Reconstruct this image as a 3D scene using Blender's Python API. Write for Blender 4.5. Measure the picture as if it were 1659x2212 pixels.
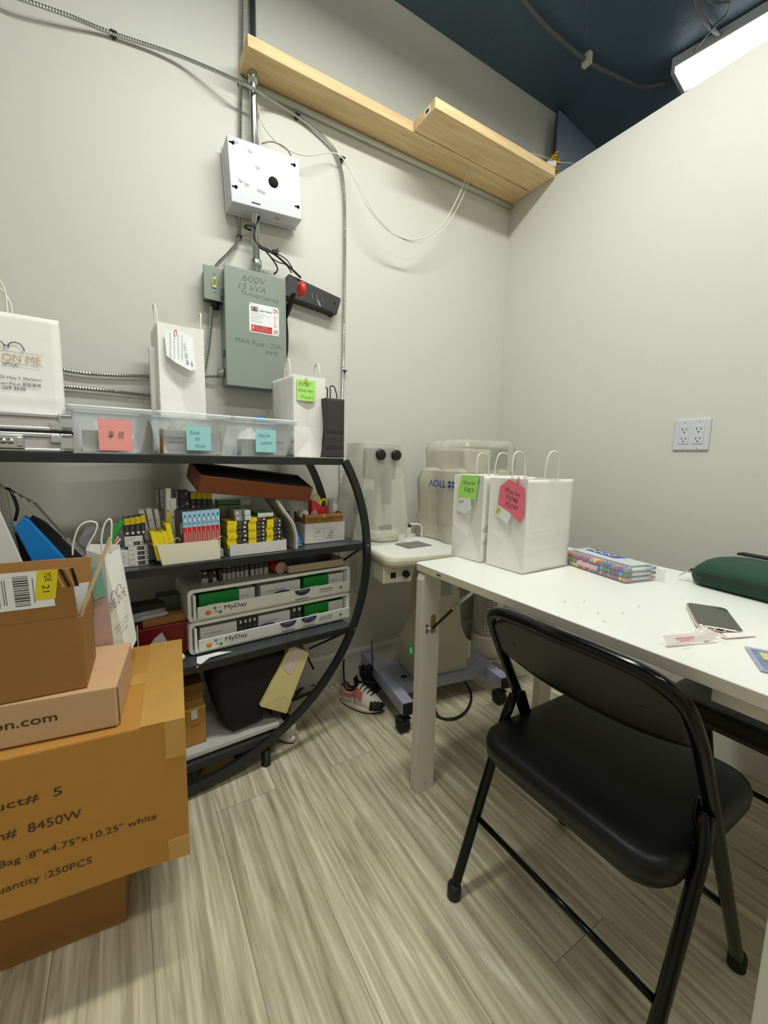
import bpy, bmesh, math, random
from mathutils import Vector, Matrix
for o in list(bpy.data.objects): bpy.data.objects.remove(o, do_unlink=True)
random.seed(7)
C = bpy.context.scene.collection
PI = math.pi
V = Vector

# ------------------------------------------------------------------ camera
F, PITCH, ROLL, YAW = 905.4, 0.12759, -0.021657, 0.552827
CX, CY, H = 829.5, 1106.0, 1.05
fwd = V((math.sin(YAW)*math.cos(PITCH), math.cos(YAW)*math.cos(PITCH), -math.sin(PITCH)))
rt0 = V((math.cos(YAW), -math.sin(YAW), 0)); dn0 = fwd.cross(rt0)
rt = math.cos(ROLL)*rt0 + math.sin(ROLL)*dn0
dn = -math.sin(ROLL)*rt0 + math.cos(ROLL)*dn0
CAMP = V((0, 0, H))
cam = bpy.data.cameras.new('camera'); cam_o = bpy.data.objects.new('camera', cam); C.objects.link(cam_o)
up = -dn; bk = -fwd
cam_o.matrix_world = Matrix(((rt.x, up.x, bk.x, 0), (rt.y, up.y, bk.y, 0), (rt.z, up.z, bk.z, H), (0, 0, 0, 1)))
cam.sensor_fit = 'VERTICAL'; cam.sensor_height = 36; cam.sensor_width = 27; cam.lens = 36*F/2212
cam.clip_start = 0.02; cam.clip_end = 60
bpy.context.scene.camera = cam_o

# ------------------------------------------------------------------ world, exposure
w = bpy.data.worlds.new('world'); bpy.context.scene.world = w; w.use_nodes = True
w.node_tree.nodes['Background'].inputs[0].default_value = (0.75, 0.85, 0.80, 1)
w.node_tree.nodes['Background'].inputs[1].default_value = 0.16
vs = bpy.context.scene.view_settings
vs.view_transform = 'Standard'; vs.look = 'None'; vs.gamma = 1; vs.exposure = 0.26
LAMP_E = 30.0       # room's ceiling lamp and the added fill lamp, W
TUBE_E = 9.0        # glow strength of the visible fluorescent diffuser

def area(loc, size, size_y, energy, col=(0.985, 1.0, 0.925), rot=(0, 0, 0), name='room_fill_up_light'):
    l = bpy.data.lights.new(name, 'AREA'); l.shape = 'RECTANGLE'; l.size = size; l.size_y = size_y
    l.energy = energy; l.color = col
    o = bpy.data.objects.new(name, l); C.objects.link(o); o.location = loc; o.rotation_euler = rot
    return o

# ------------------------------------------------------------------ pixel -> place
def ray(u, v): return rt*((u-CX)/F) + dn*((v-CY)/F) + fwd
def at(u, v, x=None, y=None, z=None):
    r = ray(u, v)
    if x is not None: t = (x-CAMP.x)/r.x
    elif y is not None: t = (y-CAMP.y)/r.y
    else: t = (z-CAMP.z)/r.z
    return CAMP + r*t
SA = math.radians(4.6); SO = V((0.364, 1.311, 0)); SD = V((math.cos(SA), math.sin(SA), 0)); SN = V((-math.sin(SA), math.cos(SA), 0))
def SP(u, v, o=0.0):        # point on the rack's vertical plane, o behind its front
    r = ray(u, v); t = ((SO+SN*o-CAMP).dot(SN))/r.dot(SN); p = CAMP+r*t
    return (p-SO-SN*o).dot(SD), p.z
def SL(s, o, z): return SO + SD*s + SN*o + V((0, 0, z))

# ------------------------------------------------------------------ materials
def s2l(c): c /= 255; return c/12.92 if c <= .04045 else ((c+.055)/1.055)**2.4
def rgb(r, g, b): return (s2l(r), s2l(g), s2l(b), 1)
MC = {}
def mat(name, col, rough=.6, metal=0., var=0.04, vscale=30, bump=0., bscale=200, spec=.5, alpha=1, trans=0, coat=0, emit=None, es=1, stretch=None, ior=None, sheen=0, sub=0):
    if name in MC: return MC[name]
    m = bpy.data.materials.new(name); m.use_nodes = True; nt = m.node_tree; b = nt.nodes['Principled BSDF']
    c = rgb(*col)
    tc = nt.nodes.new('ShaderNodeTexCoord'); mp = nt.nodes.new('ShaderNodeMapping'); nt.links.new(tc.outputs['Object'], mp.inputs[0])
    if stretch: mp.inputs['Scale'].default_value = stretch
    n = nt.nodes.new('ShaderNodeTexNoise'); n.inputs['Scale'].default_value = vscale; n.inputs['Detail'].default_value = 4
    nt.links.new(mp.outputs[0], n.inputs[0])
    mx = nt.nodes.new('ShaderNodeMix'); mx.data_type = 'RGBA'
    mx.inputs[6].default_value = tuple(max(0, x*(1-var*2)) for x in c[:3])+(1,)
    mx.inputs[7].default_value = tuple(min(1, x*(1+var*2)) for x in c[:3])+(1,)
    nt.links.new(n.outputs[0], mx.inputs[0]); nt.links.new(mx.outputs[2], b.inputs['Base Color'])
    b.inputs['Roughness'].default_value = rough; b.inputs['Metallic'].default_value = metal
    b.inputs['Specular IOR Level'].default_value = spec
    b.inputs['Alpha'].default_value = alpha; b.inputs['Transmission Weight'].default_value = trans
    b.inputs['Coat Weight'].default_value = coat
    if ior: b.inputs['IOR'].default_value = ior
    if sheen: b.inputs['Sheen Weight'].default_value = sheen
    if emit: b.inputs['Emission Color'].default_value = rgb(*emit); b.inputs['Emission Strength'].default_value = es
    if bump:
        n2 = nt.nodes.new('ShaderNodeTexNoise'); n2.inputs['Scale'].default_value = bscale; n2.inputs['Detail'].default_value = 3
        nt.links.new(mp.outputs[0], n2.inputs[0])
        bp = nt.nodes.new('ShaderNodeBump'); bp.inputs['Strength'].default_value = bump; bp.inputs['Distance'].default_value = .01
        nt.links.new(n2.outputs[0], bp.inputs['Height']); nt.links.new(bp.outputs[0], b.inputs['Normal'])
    MC[name] = m; return m

M_wall = mat('wall_paint', (206, 205, 196), .55, var=.01, bump=.035, bscale=260, spec=.35)
M_base = mat('baseboard_paint', (216, 216, 206), .4, var=.01)
M_dark = mat('ceiling_black_paint', (76, 96, 112), .5, var=.12, vscale=4, bump=.25, bscale=30, spec=.3)
M_rod = mat('painted_rod', (190, 190, 178), .4, var=.02)
M_black = mat('black_powder_coat', (28, 30, 31), .42, var=.05, bump=.05, bscale=400)
M_shelf = mat('black_grained_board', (60, 62, 64), .28, var=.25, vscale=20, stretch=(1, 14, 14), bump=.08, bscale=60)
M_gloss = mat('black_gloss_enamel', (8, 8, 9), .17, var=.02, spec=.3)
M_vinyl = mat('black_vinyl_pad', (13, 17, 17), .42, spec=.35, var=.04, bump=.03, bscale=500)
M_rubber = mat('black_rubber', (22, 22, 23), .7)
M_white = mat('white_laminate', (232, 233, 226), .32, var=.01, vscale=60)
M_edge = mat('white_edge_band', (214, 206, 194), .5, var=.02)
M_paper = mat('white_kraft_paper', (238, 236, 230), .6, var=.015, bump=.10, bscale=14)
M_cord = mat('twisted_paper_cord', (236, 232, 220), .7, bump=.08, bscale=500)
M_sheet = mat('white_paper_sheet', (236, 238, 240), .6, var=.01)
M_card = mat('brown_cardboard', (178, 126, 52), .75, var=.04, vscale=8, bump=.06, bscale=90)
M_card2 = mat('pale_cardboard', (196, 158, 118), .75, var=.03, vscale=8, bump=.06, bscale=90)
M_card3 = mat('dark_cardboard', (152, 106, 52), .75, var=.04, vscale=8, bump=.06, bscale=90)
M_cardin = mat('cardboard_core', (120, 92, 62), .8)
M_tape = mat('brown_packing_tape', (190, 146, 76), .22, var=.05, vscale=20, bump=.12, bscale=30)
M_grey = mat('grey_enamel', (136, 147, 139), .4, var=.03, vscale=6)
M_greyd = mat('grey_enamel_dark', (84, 92, 94), .45, var=.03)
M_encl = mat('white_enamel', (202, 203, 210), .38, var=.02, vscale=10)
M_steel = mat('galvanised_steel', (190, 196, 192), .26, 1., var=.10, vscale=12)
M_armor = mat('armoured_cable_steel', (176, 178, 172), .33, 1., var=.05)
M_chrome = mat('chrome', (210, 210, 212), .15, 1.)
M_alu = mat('brushed_aluminium', (205, 206, 208), .33, .9, var=.03)
M_darkm = mat('dark_metal', (50, 46, 46), .4, .7)
M_hole = mat('black_opening', (5, 5, 5), .9)
M_ink = mat('black_ink', (26, 26, 30), .6)
M_inkg = mat('grey_ink', (110, 110, 116), .6)
M_inkn = mat('navy_ink', (46, 46, 84), .6)
M_gold = mat('gold_ink', (196, 158, 120), .5)
M_pencil = mat('marker_grey', (88, 98, 97), .6)
M_red = mat('red_print', (196, 36, 40), .45)
M_redp = mat('red_plastic', (214, 46, 42), .35)
M_yel = mat('yellow_print', (240, 214, 14), .45)
M_yel2 = mat('yellow_print_side', (196, 176, 40), .5)
M_lblk = mat('black_print', (42, 40, 42), .45, var=.2, vscale=300)
M_lwht = mat('white_carton', (212, 210, 206), .5)
M_lgry = mat('grey_carton', (150, 146, 140), .55, var=.05)
M_lblu = mat('pale_blue_print', (158, 200, 222), .45)
M_cream = mat('cream_card', (228, 222, 200), .6, var=.02)
M_green = mat('green_print', (22, 128, 50), .4)
M_gnote = mat('lime_sticky_note', (178, 236, 116), .6)
M_pnote = mat('pink_sticky_note', (238, 118, 136), .6)
M_rnote = mat('coral_sticky_note', (243, 160, 154), .6)
M_bnote = mat('aqua_sticky_note', (156, 212, 214), .6)
M_wood_o = mat('brown_lid_card', (126, 66, 30), .6)
M_cable = mat('black_cable', (18, 18, 22), .5)
M_wwire = mat('white_wire', (214, 212, 200), .5)
M_cuwire = mat('red_brown_wire', (168, 120, 104), .5)
M_kraft = mat('yellow_kraft_paper', (214, 198, 140), .65, bump=.08, bscale=12)
M_fabric = mat('black_fabric', (14, 15, 16), .85, bump=.3, bscale=300)
M_gbag = mat('dark_green_fabric', (28, 66, 50), .75, bump=.35, bscale=500, var=.05)
M_lav = mat('lavender_grey_steel', (160, 162, 186), .4, var=.02)
M_ivory = mat('ivory_plastic', (216, 212, 194), .42, var=.015)
M_iv2 = mat('ivory_enamel', (196, 192, 170), .45, var=.02)
M_blue = mat('blue_plastic', (18, 120, 196), .4)
M_navy = mat('navy_logo', (44, 60, 150), .4)
M_pink = mat('pink_mesh', (214, 150, 152), .7)
M_rose = mat('rose_panel', (196, 116, 112), .7)
M_lshoe = mat('off_white_leather', (226, 216, 208), .55)
M_goldm = mat('gold_foil', (222, 176, 50), .25, 1.)
M_glass = mat('phone_glass', (62, 64, 58), .08, var=.0, spec=.6)
M_clearp = mat('frosted_plastic', (238, 243, 248), .22, alpha=.30, var=.03, vscale=8)
M_film = mat('clear_film', (230, 232, 236), .15, alpha=.28, var=.05)
M_led = mat('green_switch', (20, 180, 80), .4, emit=(30, 255, 120), es=.25)

def m_cover():
    m = mat('translucent_vinyl_cover', (212, 211, 196), .22, alpha=.44, var=.16, vscale=9, bump=.7, bscale=14, spec=.8, stretch=(1, 1, .22))
    return m
M_cover = m_cover()
M_cover2 = mat('translucent_vinyl_skirt', (202, 198, 178), .22, alpha=.72, var=.14, vscale=8, bump=.7, bscale=11, spec=.8, stretch=(1, 1, .35))

def m_pine():
    m = bpy.data.materials.new('pine_plank'); m.use_nodes = True; nt = m.node_tree; b = nt.nodes['Principled BSDF']
    tc = nt.nodes.new('ShaderNodeTexCoord'); mp = nt.nodes.new('ShaderNodeMapping'); nt.links.new(tc.outputs['Object'], mp.inputs[0])
    mp.inputs['Scale'].default_value = (1.2, 16, 16)
    n = nt.nodes.new('ShaderNodeTexNoise'); n.inputs['Scale'].default_value = 3; n.inputs['Detail'].default_value = 6; n.inputs['Distortion'].default_value = .6
    nt.links.new(mp.outputs[0], n.inputs[0])
    r = nt.nodes.new('ShaderNodeValToRGB'); nt.links.new(n.outputs[0], r.inputs[0])
    r.color_ramp.elements[0].position = .3; r.color_ramp.elements[0].color = rgb(206, 172, 122)
    r.color_ramp.elements[1].position = .7; r.color_ramp.elements[1].color = rgb(232, 204, 156)
    vo = nt.nodes.new('ShaderNodeTexVoronoi'); vo.inputs['Scale'].default_value = 2.6
    mp2 = nt.nodes.new('ShaderNodeMapping'); mp2.inputs['Scale'].default_value = (1.6, 3.2, 3.2); nt.links.new(tc.outputs['Object'], mp2.inputs[0]); nt.links.new(mp2.outputs[0], vo.inputs[0])
    kr = nt.nodes.new('ShaderNodeValToRGB'); nt.links.new(vo.outputs[0], kr.inputs[0])
    kr.color_ramp.elements[0].position = .05; kr.color_ramp.elements[0].color = (1, 1, 1, 1)
    kr.color_ramp.elements[1].position = .10; kr.color_ramp.elements[1].color = (0, 0, 0, 1)
    mx = nt.nodes.new('ShaderNodeMix'); mx.data_type = 'RGBA'; nt.links.new(kr.outputs[0], mx.inputs[0])
    nt.links.new(r.outputs[0], mx.inputs[6]); mx.inputs[7].default_value = rgb(140, 92, 52)
    nt.links.new(mx.outputs[2], b.inputs['Base Color']); b.inputs['Roughness'].default_value = .6
    return m
M_pine = m_pine()

def m_floor():
    m = bpy.data.materials.new('vinyl_plank_floor'); m.use_nodes = True; nt = m.node_tree; b = nt.nodes['Principled BSDF']; L = nt.links.new
    tc = nt.nodes.new('ShaderNodeTexCoord')
    rot = nt.nodes.new('ShaderNodeMapping'); rot.inputs['Rotation'].default_value = (0, 0, PI/2); L(tc.outputs['Object'], rot.inputs[0])
    br = nt.nodes.new('ShaderNodeTexBrick'); L(rot.outputs[0], br.inputs[0])
    br.inputs['Scale'].default_value = 1; br.inputs['Brick Width'].default_value = 1.2; br.inputs['Row Height'].default_value = .18
    br.inputs['Mortar Size'].default_value = .0012; br.inputs['Mortar Smooth'].default_value = .2; br.offset = .37
    br.inputs['Color1'].default_value = (0, 0, 0, 1); br.inputs['Color2'].default_value = (1, 1, 1, 1); br.inputs['Mortar'].default_value = (.5, .5, .5, 1)
    # per plank offset of the grain
    add = nt.nodes.new('ShaderNodeVectorMath'); add.operation = 'MULTIPLY_ADD'; L(br.outputs[0], add.inputs[0]); add.inputs[1].default_value = (7, 3, 0); L(rot.outputs[0], add.inputs[2])
    mp = nt.nodes.new('ShaderNodeMapping'); mp.inputs['Scale'].default_value = (.75, 9, 1); L(add.outputs[0], mp.inputs[0])
    n1 = nt.nodes.new('ShaderNodeTexNoise'); n1.inputs['Scale'].default_value = 2.6; n1.inputs['Detail'].default_value = 7; n1.inputs['Roughness'].default_value = .62; n1.inputs['Distortion'].default_value = 1.3
    L(mp.outputs[0], n1.inputs[0])
    mp2 = nt.nodes.new('ShaderNodeMapping'); mp2.inputs['Scale'].default_value = (.8, 34, 1); L(add.outputs[0], mp2.inputs[0])
    n2 = nt.nodes.new('ShaderNodeTexNoise'); n2.inputs['Scale'].default_value = 3; n2.inputs['Detail'].default_value = 4; n2.inputs['Distortion'].default_value = .3; L(mp2.outputs[0], n2.inputs[0])
    r1 = nt.nodes.new('ShaderNodeValToRGB'); L(n1.outputs[0], r1.inputs[0]); e = r1.color_ramp.elements
    e[0].position = .30; e[0].color = rgb(166, 155, 130); e[1].position = .72; e[1].color = rgb(238, 232, 208)
    q = e.new(.44); q.color = rgb(196, 187, 161); q = e.new(.56); q.color = rgb(212, 204, 179)
    r2 = nt.nodes.new('ShaderNodeValToRGB'); L(n2.outputs[0], r2.inputs[0]); e = r2.color_ramp.elements
    e[0].position = .38; e[0].color = (.76, .74, .70, 1); e[1].position = .60; e[1].color = (1.08, 1.08, 1.06, 1)
    mu = nt.nodes.new('ShaderNodeMix'); mu.data_type = 'RGBA'; mu.blend_type = 'MULTIPLY'; mu.inputs[0].default_value = .85
    L(r1.outputs[0], mu.inputs[6]); L(r2.outputs[0], mu.inputs[7])
    # knots / flame figure
    mp3 = nt.nodes.new('ShaderNodeMapping'); mp3.inputs['Scale'].default_value = (1.5, 6, 1); L(add.outputs[0], mp3.inputs[0])
    wv = nt.nodes.new('ShaderNodeTexWave'); wv.bands_direction = 'Y'; wv.inputs['Scale'].default_value = .9; wv.inputs['Distortion'].default_value = 9; wv.inputs['Detail'].default_value = 2; wv.inputs['Detail Scale'].default_value = .7
    L(mp3.outputs[0], wv.inputs[0])
    r3 = nt.nodes.new('ShaderNodeValToRGB'); L(wv.outputs[0], r3.inputs[0]); e = r3.color_ramp.elements
    e[0].position = .0; e[0].color = (.80, .78, .74, 1); e[1].position = .25; e[1].color = (1, 1, 1, 1)
    mu2 = nt.nodes.new('ShaderNodeMix'); mu2.data_type = 'RGBA'; mu2.blend_type = 'MULTIPLY'; mu2.inputs[0].default_value = .7
    L(mu.outputs[2], mu2.inputs[6]); L(r3.outputs[0], mu2.inputs[7])
    # plank tone and seam
    tone = nt.nodes.new('ShaderNodeMapRange'); L(br.outputs[0], tone.inputs[0]); tone.inputs[3].default_value = .90; tone.inputs[4].default_value = 1.06
    mu3 = nt.nodes.new('ShaderNodeMix'); mu3.data_type = 'RGBA'; mu3.blend_type = 'MULTIPLY'; mu3.inputs[0].default_value = 1
    L(mu2.outputs[2], mu3.inputs[6]); L(tone.outputs[0], mu3.inputs[7])
    seam = nt.nodes.new('ShaderNodeMix'); seam.data_type = 'RGBA'; L(br.outputs[1], seam.inputs[0]); L(mu3.outputs[2], seam.inputs[6]); seam.inputs[7].default_value = rgb(152, 141, 117)
    L(seam.outputs[2], b.inputs['Base Color']); b.inputs['Roughness'].default_value = .42; b.inputs['Specular IOR Level'].default_value = .4
    bp = nt.nodes.new('ShaderNodeBump'); bp.inputs['Strength'].default_value = .10; bp.inputs['Distance'].default_value = .004; L(n2.outputs[0], bp.inputs['Height']); L(bp.outputs[0], b.inputs['Normal'])
    return m
M_floor = m_floor()

# ------------------------------------------------------------------ mesh helpers
def crom(pts, step=.01, closed=False):
    pts = [V(p) for p in pts]; out = []
    n = len(pts)
    for i in range(n-1):
        p0 = pts[i-1] if i > 0 else pts[0]*2-pts[1]; p1 = pts[i]; p2 = pts[i+1]; p3 = pts[i+2] if i+2 < n else pts[-1]*2-pts[-2]
        k = max(1, int((p2-p1).length/step))
        for j in range(k):
            t = j/k
            out.append(.5*((2*p1)+(p2-p0)*t+(2*p0-5*p1+4*p2-p3)*t*t+(3*p1-p0-3*p2+p3)*t**3))
    out.append(pts[-1]); return out

class MB:
    def __init__(s): s.v = []; s.f = []; s.m = []; s.sm = []; s.mats = []
    def mi(s, m):
        if m not in s.mats: s.mats.append(m)
        return s.mats.index(m)
    def add(s, vs, fs, m, smooth=False):
        b = len(s.v); s.v += [V(x) for x in vs]; k = s.mi(m)
        for f in fs: s.f.append([b+i for i in f]); s.m.append(k); s.sm.append(smooth)
        return s
    def box(s, x0, x1, y0, y1, z0, z1, m, R=None):
        vs = [V((x, y, z)) for z in (z0, z1) for y in (y0, y1) for x in (x0, x1)]
        if R is not None: vs = [R @ q for q in vs]
        return s.add(vs, [(0, 2, 3, 1), (4, 5, 7, 6), (0, 1, 5, 4), (2, 6, 7, 3), (0, 4, 6, 2), (1, 3, 7, 5)], m)
    def quad(s, a, b, c, d, m): return s.add([a, b, c, d], [(0, 1, 2, 3)], m)
    def hexa(s, lo, hi, m):   # two quads of 4 points
        return s.add(list(lo)+list(hi), [(3, 2, 1, 0), (4, 5, 6, 7), (0, 1, 5, 4), (1, 2, 6, 5), (2, 3, 7, 6), (3, 0, 4, 7)], m)
    def prism(s, poly, vec, m):   # poly 3D outline extruded by vec
        n = len(poly); vec = V(vec); P = [V(p) for p in poly]
        fs = [tuple(range(n))[::-1], tuple(range(n, 2*n))]+[(i, (i+1) % n, n+(i+1) % n, n+i) for i in range(n)]
        return s.add(P+[p+vec for p in P], fs, m)
    def tube(s, pts, r, m, seg=10, step=.01, smooth=True, rf=None, curve=True, caps=True, flat=None):
        P = crom(pts, step) if curve and len(pts) > 2 else [V(p) for p in pts]
        n = len(P); T = []
        for i in range(n):
            a = P[max(0, i-1)]; b = P[min(n-1, i+1)]; T.append((b-a).normalized())
        ref = V((0, 0, 1)) if abs(T[0].z) < .9 else V((1, 0, 0))
        u = (ref-T[0]*ref.dot(T[0])).normalized(); vs = []
        for i in range(n):
            u = (u-T[i]*u.dot(T[i])).normalized(); w_ = T[i].cross(u)
            rr = r if rf is None else rf(i, n)
            for k in range(seg):
                a = 2*PI*k/seg; vs.append(P[i]+(u*math.cos(a)+w_*math.sin(a))*rr)
        fs = [(i*seg+k, i*seg+(k+1) % seg, (i+1)*seg+(k+1) % seg, (i+1)*seg+k) for i in range(n-1) for k in range(seg)]
        if caps: fs += [tuple(range(seg))[::-1], tuple(range((n-1)*seg, n*seg))]
        return s.add(vs, fs, m, smooth)
    def strip(s, pts, wv, tv, m, step=.01, curve=True):   # flat bar swept along pts: width vector constant, thickness vector fn
        P = crom(pts, step) if curve else [V(p) for p in pts]
        n = len(P); vs = []; wv = V(wv)
        for i in range(n):
            T = (P[min(n-1, i+1)]-P[max(0, i-1)]).normalized(); nn = T.cross(wv).normalized()*tv
            for q in (P[i]-wv/2-nn/2, P[i]+wv/2-nn/2, P[i]+wv/2+nn/2, P[i]-wv/2+nn/2): vs.append(q)
        fs = [(i*4+k, i*4+(k+1) % 4, (i+1)*4+(k+1) % 4, (i+1)*4+k) for i in range(n-1) for k in range(4)]
        fs += [(0, 1, 2, 3), tuple(4*(n-1)+k for k in (3, 2, 1, 0))]
        return s.add(vs, fs, m)
    def lathe(s, prof, m, c=(0, 0, 0), seg=24, axis='z', smooth=True):
        vs = []; n = len(prof)
        for r, h in prof:
            for k in range(seg):
                a = 2*PI*k/seg; p = (r*math.cos(a), r*math.sin(a), h)
                if axis == 'y': p = (p[0], h, p[1])
                if axis == 'x': p = (h, p[0], p[1])
                vs.append(V(p)+V(c))
        fs = [(i*seg+k, i*seg+(k+1) % seg, (i+1)*seg+(k+1) % seg, (i+1)*seg+k) for i in range(n-1) for k in range(seg)]
        fs += [tuple(range(seg))[::-1], tuple(range((n-1)*seg, n*seg))]
        return s.add(vs, fs, m, smooth)
    def loft(s, rings, m, caps=True, smooth=True, closed=True):
        seg = len(rings[0]); n = len(rings); vs = [p for r in rings for p in r]
        K = seg if closed else seg-1
        fs = [(i*seg+k, i*seg+(k+1) % seg, (i+1)*seg+(k+1) % seg, (i+1)*seg+k) for i in range(n-1) for k in range(K)]
        if caps: fs += [tuple(range(seg))[::-1], tuple(range((n-1)*seg, n*seg))]
        return s.add(vs, fs, m, smooth)
    def build(s, name, parent=None, loc=(0, 0, 0), rz=0, bev=0, R=None, seg=2, solid=0):
        me = bpy.data.meshes.new(name); me.from_pydata([tuple(v) for v in s.v], [], s.f)
        for m in s.mats: me.materials.append(m)
        for i, p in enumerate(me.polygons): p.material_index = s.m[i]; p.use_smooth = s.sm[i]
        b = bmesh.new(); b.from_mesh(me); bmesh.ops.recalc_face_normals(b, faces=b.faces); b.to_mesh(me); b.free()
        o = bpy.data.objects.new(name, me); C.objects.link(o)
        if parent: o.parent = parent
        o.location = loc; o.rotation_euler = R if R is not None else (0, 0, rz)
        if solid: q = o.modifiers.new('s', 'SOLIDIFY'); q.thickness = solid
        if bev:
            q = o.modifiers.new('b', 'BEVEL'); q.width = bev; q.segments = seg; q.limit_method = 'ANGLE'; q.angle_limit = math.radians(40)
        return o
def bx(x0, x1, y0, y1, z0, z1, m): return MB().box(x0, x1, y0, y1, z0, z1, m)
def tag(o, label, cat, group=None):
    o['label'] = label; o['category'] = cat
    if group: o['group'] = group
    return o
def struct(o): o['kind'] = 'structure'; return o
def thing(name, label, cat, loc=(0, 0, 0), rz=0, group=None, R=None):
    o = bpy.data.objects.new(name, None); C.objects.link(o); o.empty_display_size = .02
    o.location = loc; o.rotation_euler = R if R is not None else (0, 0, rz)
    return tag(o, label, cat, group)
def copy_tree(o, parent=None):
    c = o.copy(); C.objects.link(c); c.parent = parent
    for ch in list(o.children): copy_tree(ch, c)
    return c
def rrect(w, h, r, n=5):      # rounded rectangle outline, 2D
    out = []
    for cx, cy, a0 in ((w/2-r, h/2-r, 0), (-w/2+r, h/2-r, 90), (-w/2+r, -h/2+r, 180), (w/2-r, -h/2+r, 270)):
        for k in range(n+1):
            a = math.radians(a0+90*k/n); out.append((cx+r*math.cos(a), cy+r*math.sin(a)))
    return out
def txt(body, width, m, parent, o, xd=(1, 0, 0), yd=(0, 0, 1), name='lettering', shear=0, hy=1.0, height=None, offset=.0, wavy=0):
    if name == 'handwriting' and not offset: offset = -.010
    cu = bpy.data.curves.new('t', 'FONT'); cu.body = body; cu.size = 1; cu.shear = shear; cu.fill_mode = 'BOTH'; cu.resolution_u = 3; cu.offset = offset
    t = bpy.data.objects.new('t', cu); C.objects.link(t)
    bpy.context.view_layer.update()
    dg = bpy.context.evaluated_depsgraph_get(); me = bpy.data.meshes.new_from_object(t.evaluated_get(dg))
    bpy.data.objects.remove(t)
    if not me.vertices: return None
    xs = [v.co.x for v in me.vertices]; ys = [v.co.y for v in me.vertices]
    x0, x1, y0, y1 = min(xs), max(xs), min(ys), max(ys)
    k = width/(x1-x0); ky = k*hy
    if height: ky = height/(y1-y0)
    xd = V(xd).normalized(); yd = V(yd).normalized(); o = V(o)
    for v in me.vertices:
        x, y = (v.co.x-x0)*k, (v.co.y-y0)*ky
        if wavy: y += wavy*math.sin(x/width*9); x += wavy*.5*math.sin(y*300)
        v.co = xd*x+yd*y
    me.materials.clear(); me.materials.append(m)
    ob = bpy.data.objects.new(name, me); C.objects.link(ob); ob.parent = parent; ob.location = o
    return ob
ORD = ['bottom', 'second from the bottom', 'third from the bottom', 'fourth from the bottom', 'fifth from the bottom', 'sixth from the bottom', 'topmost']
NTH = ['first', 'second', 'third', 'fourth', 'fifth', 'sixth', 'seventh', 'eighth', 'ninth', 'tenth', 'eleventh', 'twelfth', 'thirteenth', 'fourteenth', 'fifteenth']

# ------------------------------------------------------------------ setting
YW, XW, ZC = 1.695, 1.78, 2.93
struct(bx(-1.6, 5, -1.6, 5, -.05, 0, M_floor).build('floor'))
struct(bx(-1.6, 6, -1.6, 5, ZC, ZC+.05, M_dark).build('ceiling'))
struct(bx(-1.6, 2.09, YW, YW+.12, 0, ZC, M_wall).build('wall_back'))
struct(bx(XW, XW+.12, -1.6, YW, 0, 2.377, M_wall).build('wall_right'))
struct(bx(-1.6, -1.5, -1.6, YW, 0, ZC, M_wall).build('wall_left'))
struct(bx(-1.6, 1.9, -1.6, -1.5, 0, ZC, M_wall).build('wall_front'))
def baseb(name, a, b, nrm):
    a = V(a); b = V(b); nrm = V(nrm); z = V((0, 0, 1))
    pr = [nrm*0, nrm*.014, nrm*.014+z*.128, nrm*.010+z*.137, nrm*.004+z*.142, z*.142]
    struct(MB().prism([a+p for p in pr], b-a, M_base).build(name))
baseb('baseboard_back', (-1.5, YW, 0), (XW, YW, 0), (0, -1, 0))
baseb('baseboard_right', (XW, -1.5, 0), (XW, YW-.014, 0), (-1, 0, 0))
struct(MB().tube([(.40, YW-.012, 2.352), (XW, YW-.012, 2.357)], .011, M_rod, curve=False).build('trim_1'))
# door casing at the photographer's right hand
mb = MB(); mb.box(.500, .518, .020, .100, 0, 2.1, M_base); mb.box(.506, .62, .004, .092, 0, 2.1, M_edge); mb.box(.498, .512, .012, .030, 0, 2.1, M_base)
struct(mb.build('trim_2', bev=.002))
# dark column and blue-grey sheet standing past the partition
struct(bx(2.09, 2.15, YW-.02, YW+.20, 0, ZC, M_dark).build('wall_stub'))

# fluorescent lamp over the partition
a = at(1445, 163, z=2.86); b = at(1475, 203, z=2.86); c_ = at(1659, 38, z=2.86)
dirv = (c_-a); dirv.z = 0; dirv.normalize(); LN = 1.22
ang = math.atan2(dirv.y, dirv.x)
mid = (a+b)/2
W_ = abs((b-a).dot(V((-dirv.y, dirv.x, 0))))
lt = thing('fluorescent_lamp', 'long bright fluorescent ceiling lamp above the right-hand wall', 'lamp', (mid.x, mid.y, 2.86), ang)
bx(0, LN, -W_/2, W_/2, .022, .068, M_encl).build('housing', lt, bev=.004)
M_tube = mat('glowing_diffuser', (255, 255, 255), .5, emit=(255, 252, 246), es=TUBE_E)
bx(.018, LN-.018, -W_/2+.004, W_/2-.004, 0, .0215, M_tube).build('diffuser', lt, bev=.006)
bx(0, .0175, -W_/2, W_/2, -.002, .0215, M_encl).build('end_cap', lt, bev=.003)
bx(LN-.0175, LN, -W_/2, W_/2, -.002, .0215, M_encl).build('end_cap', lt, bev=.003)

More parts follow.
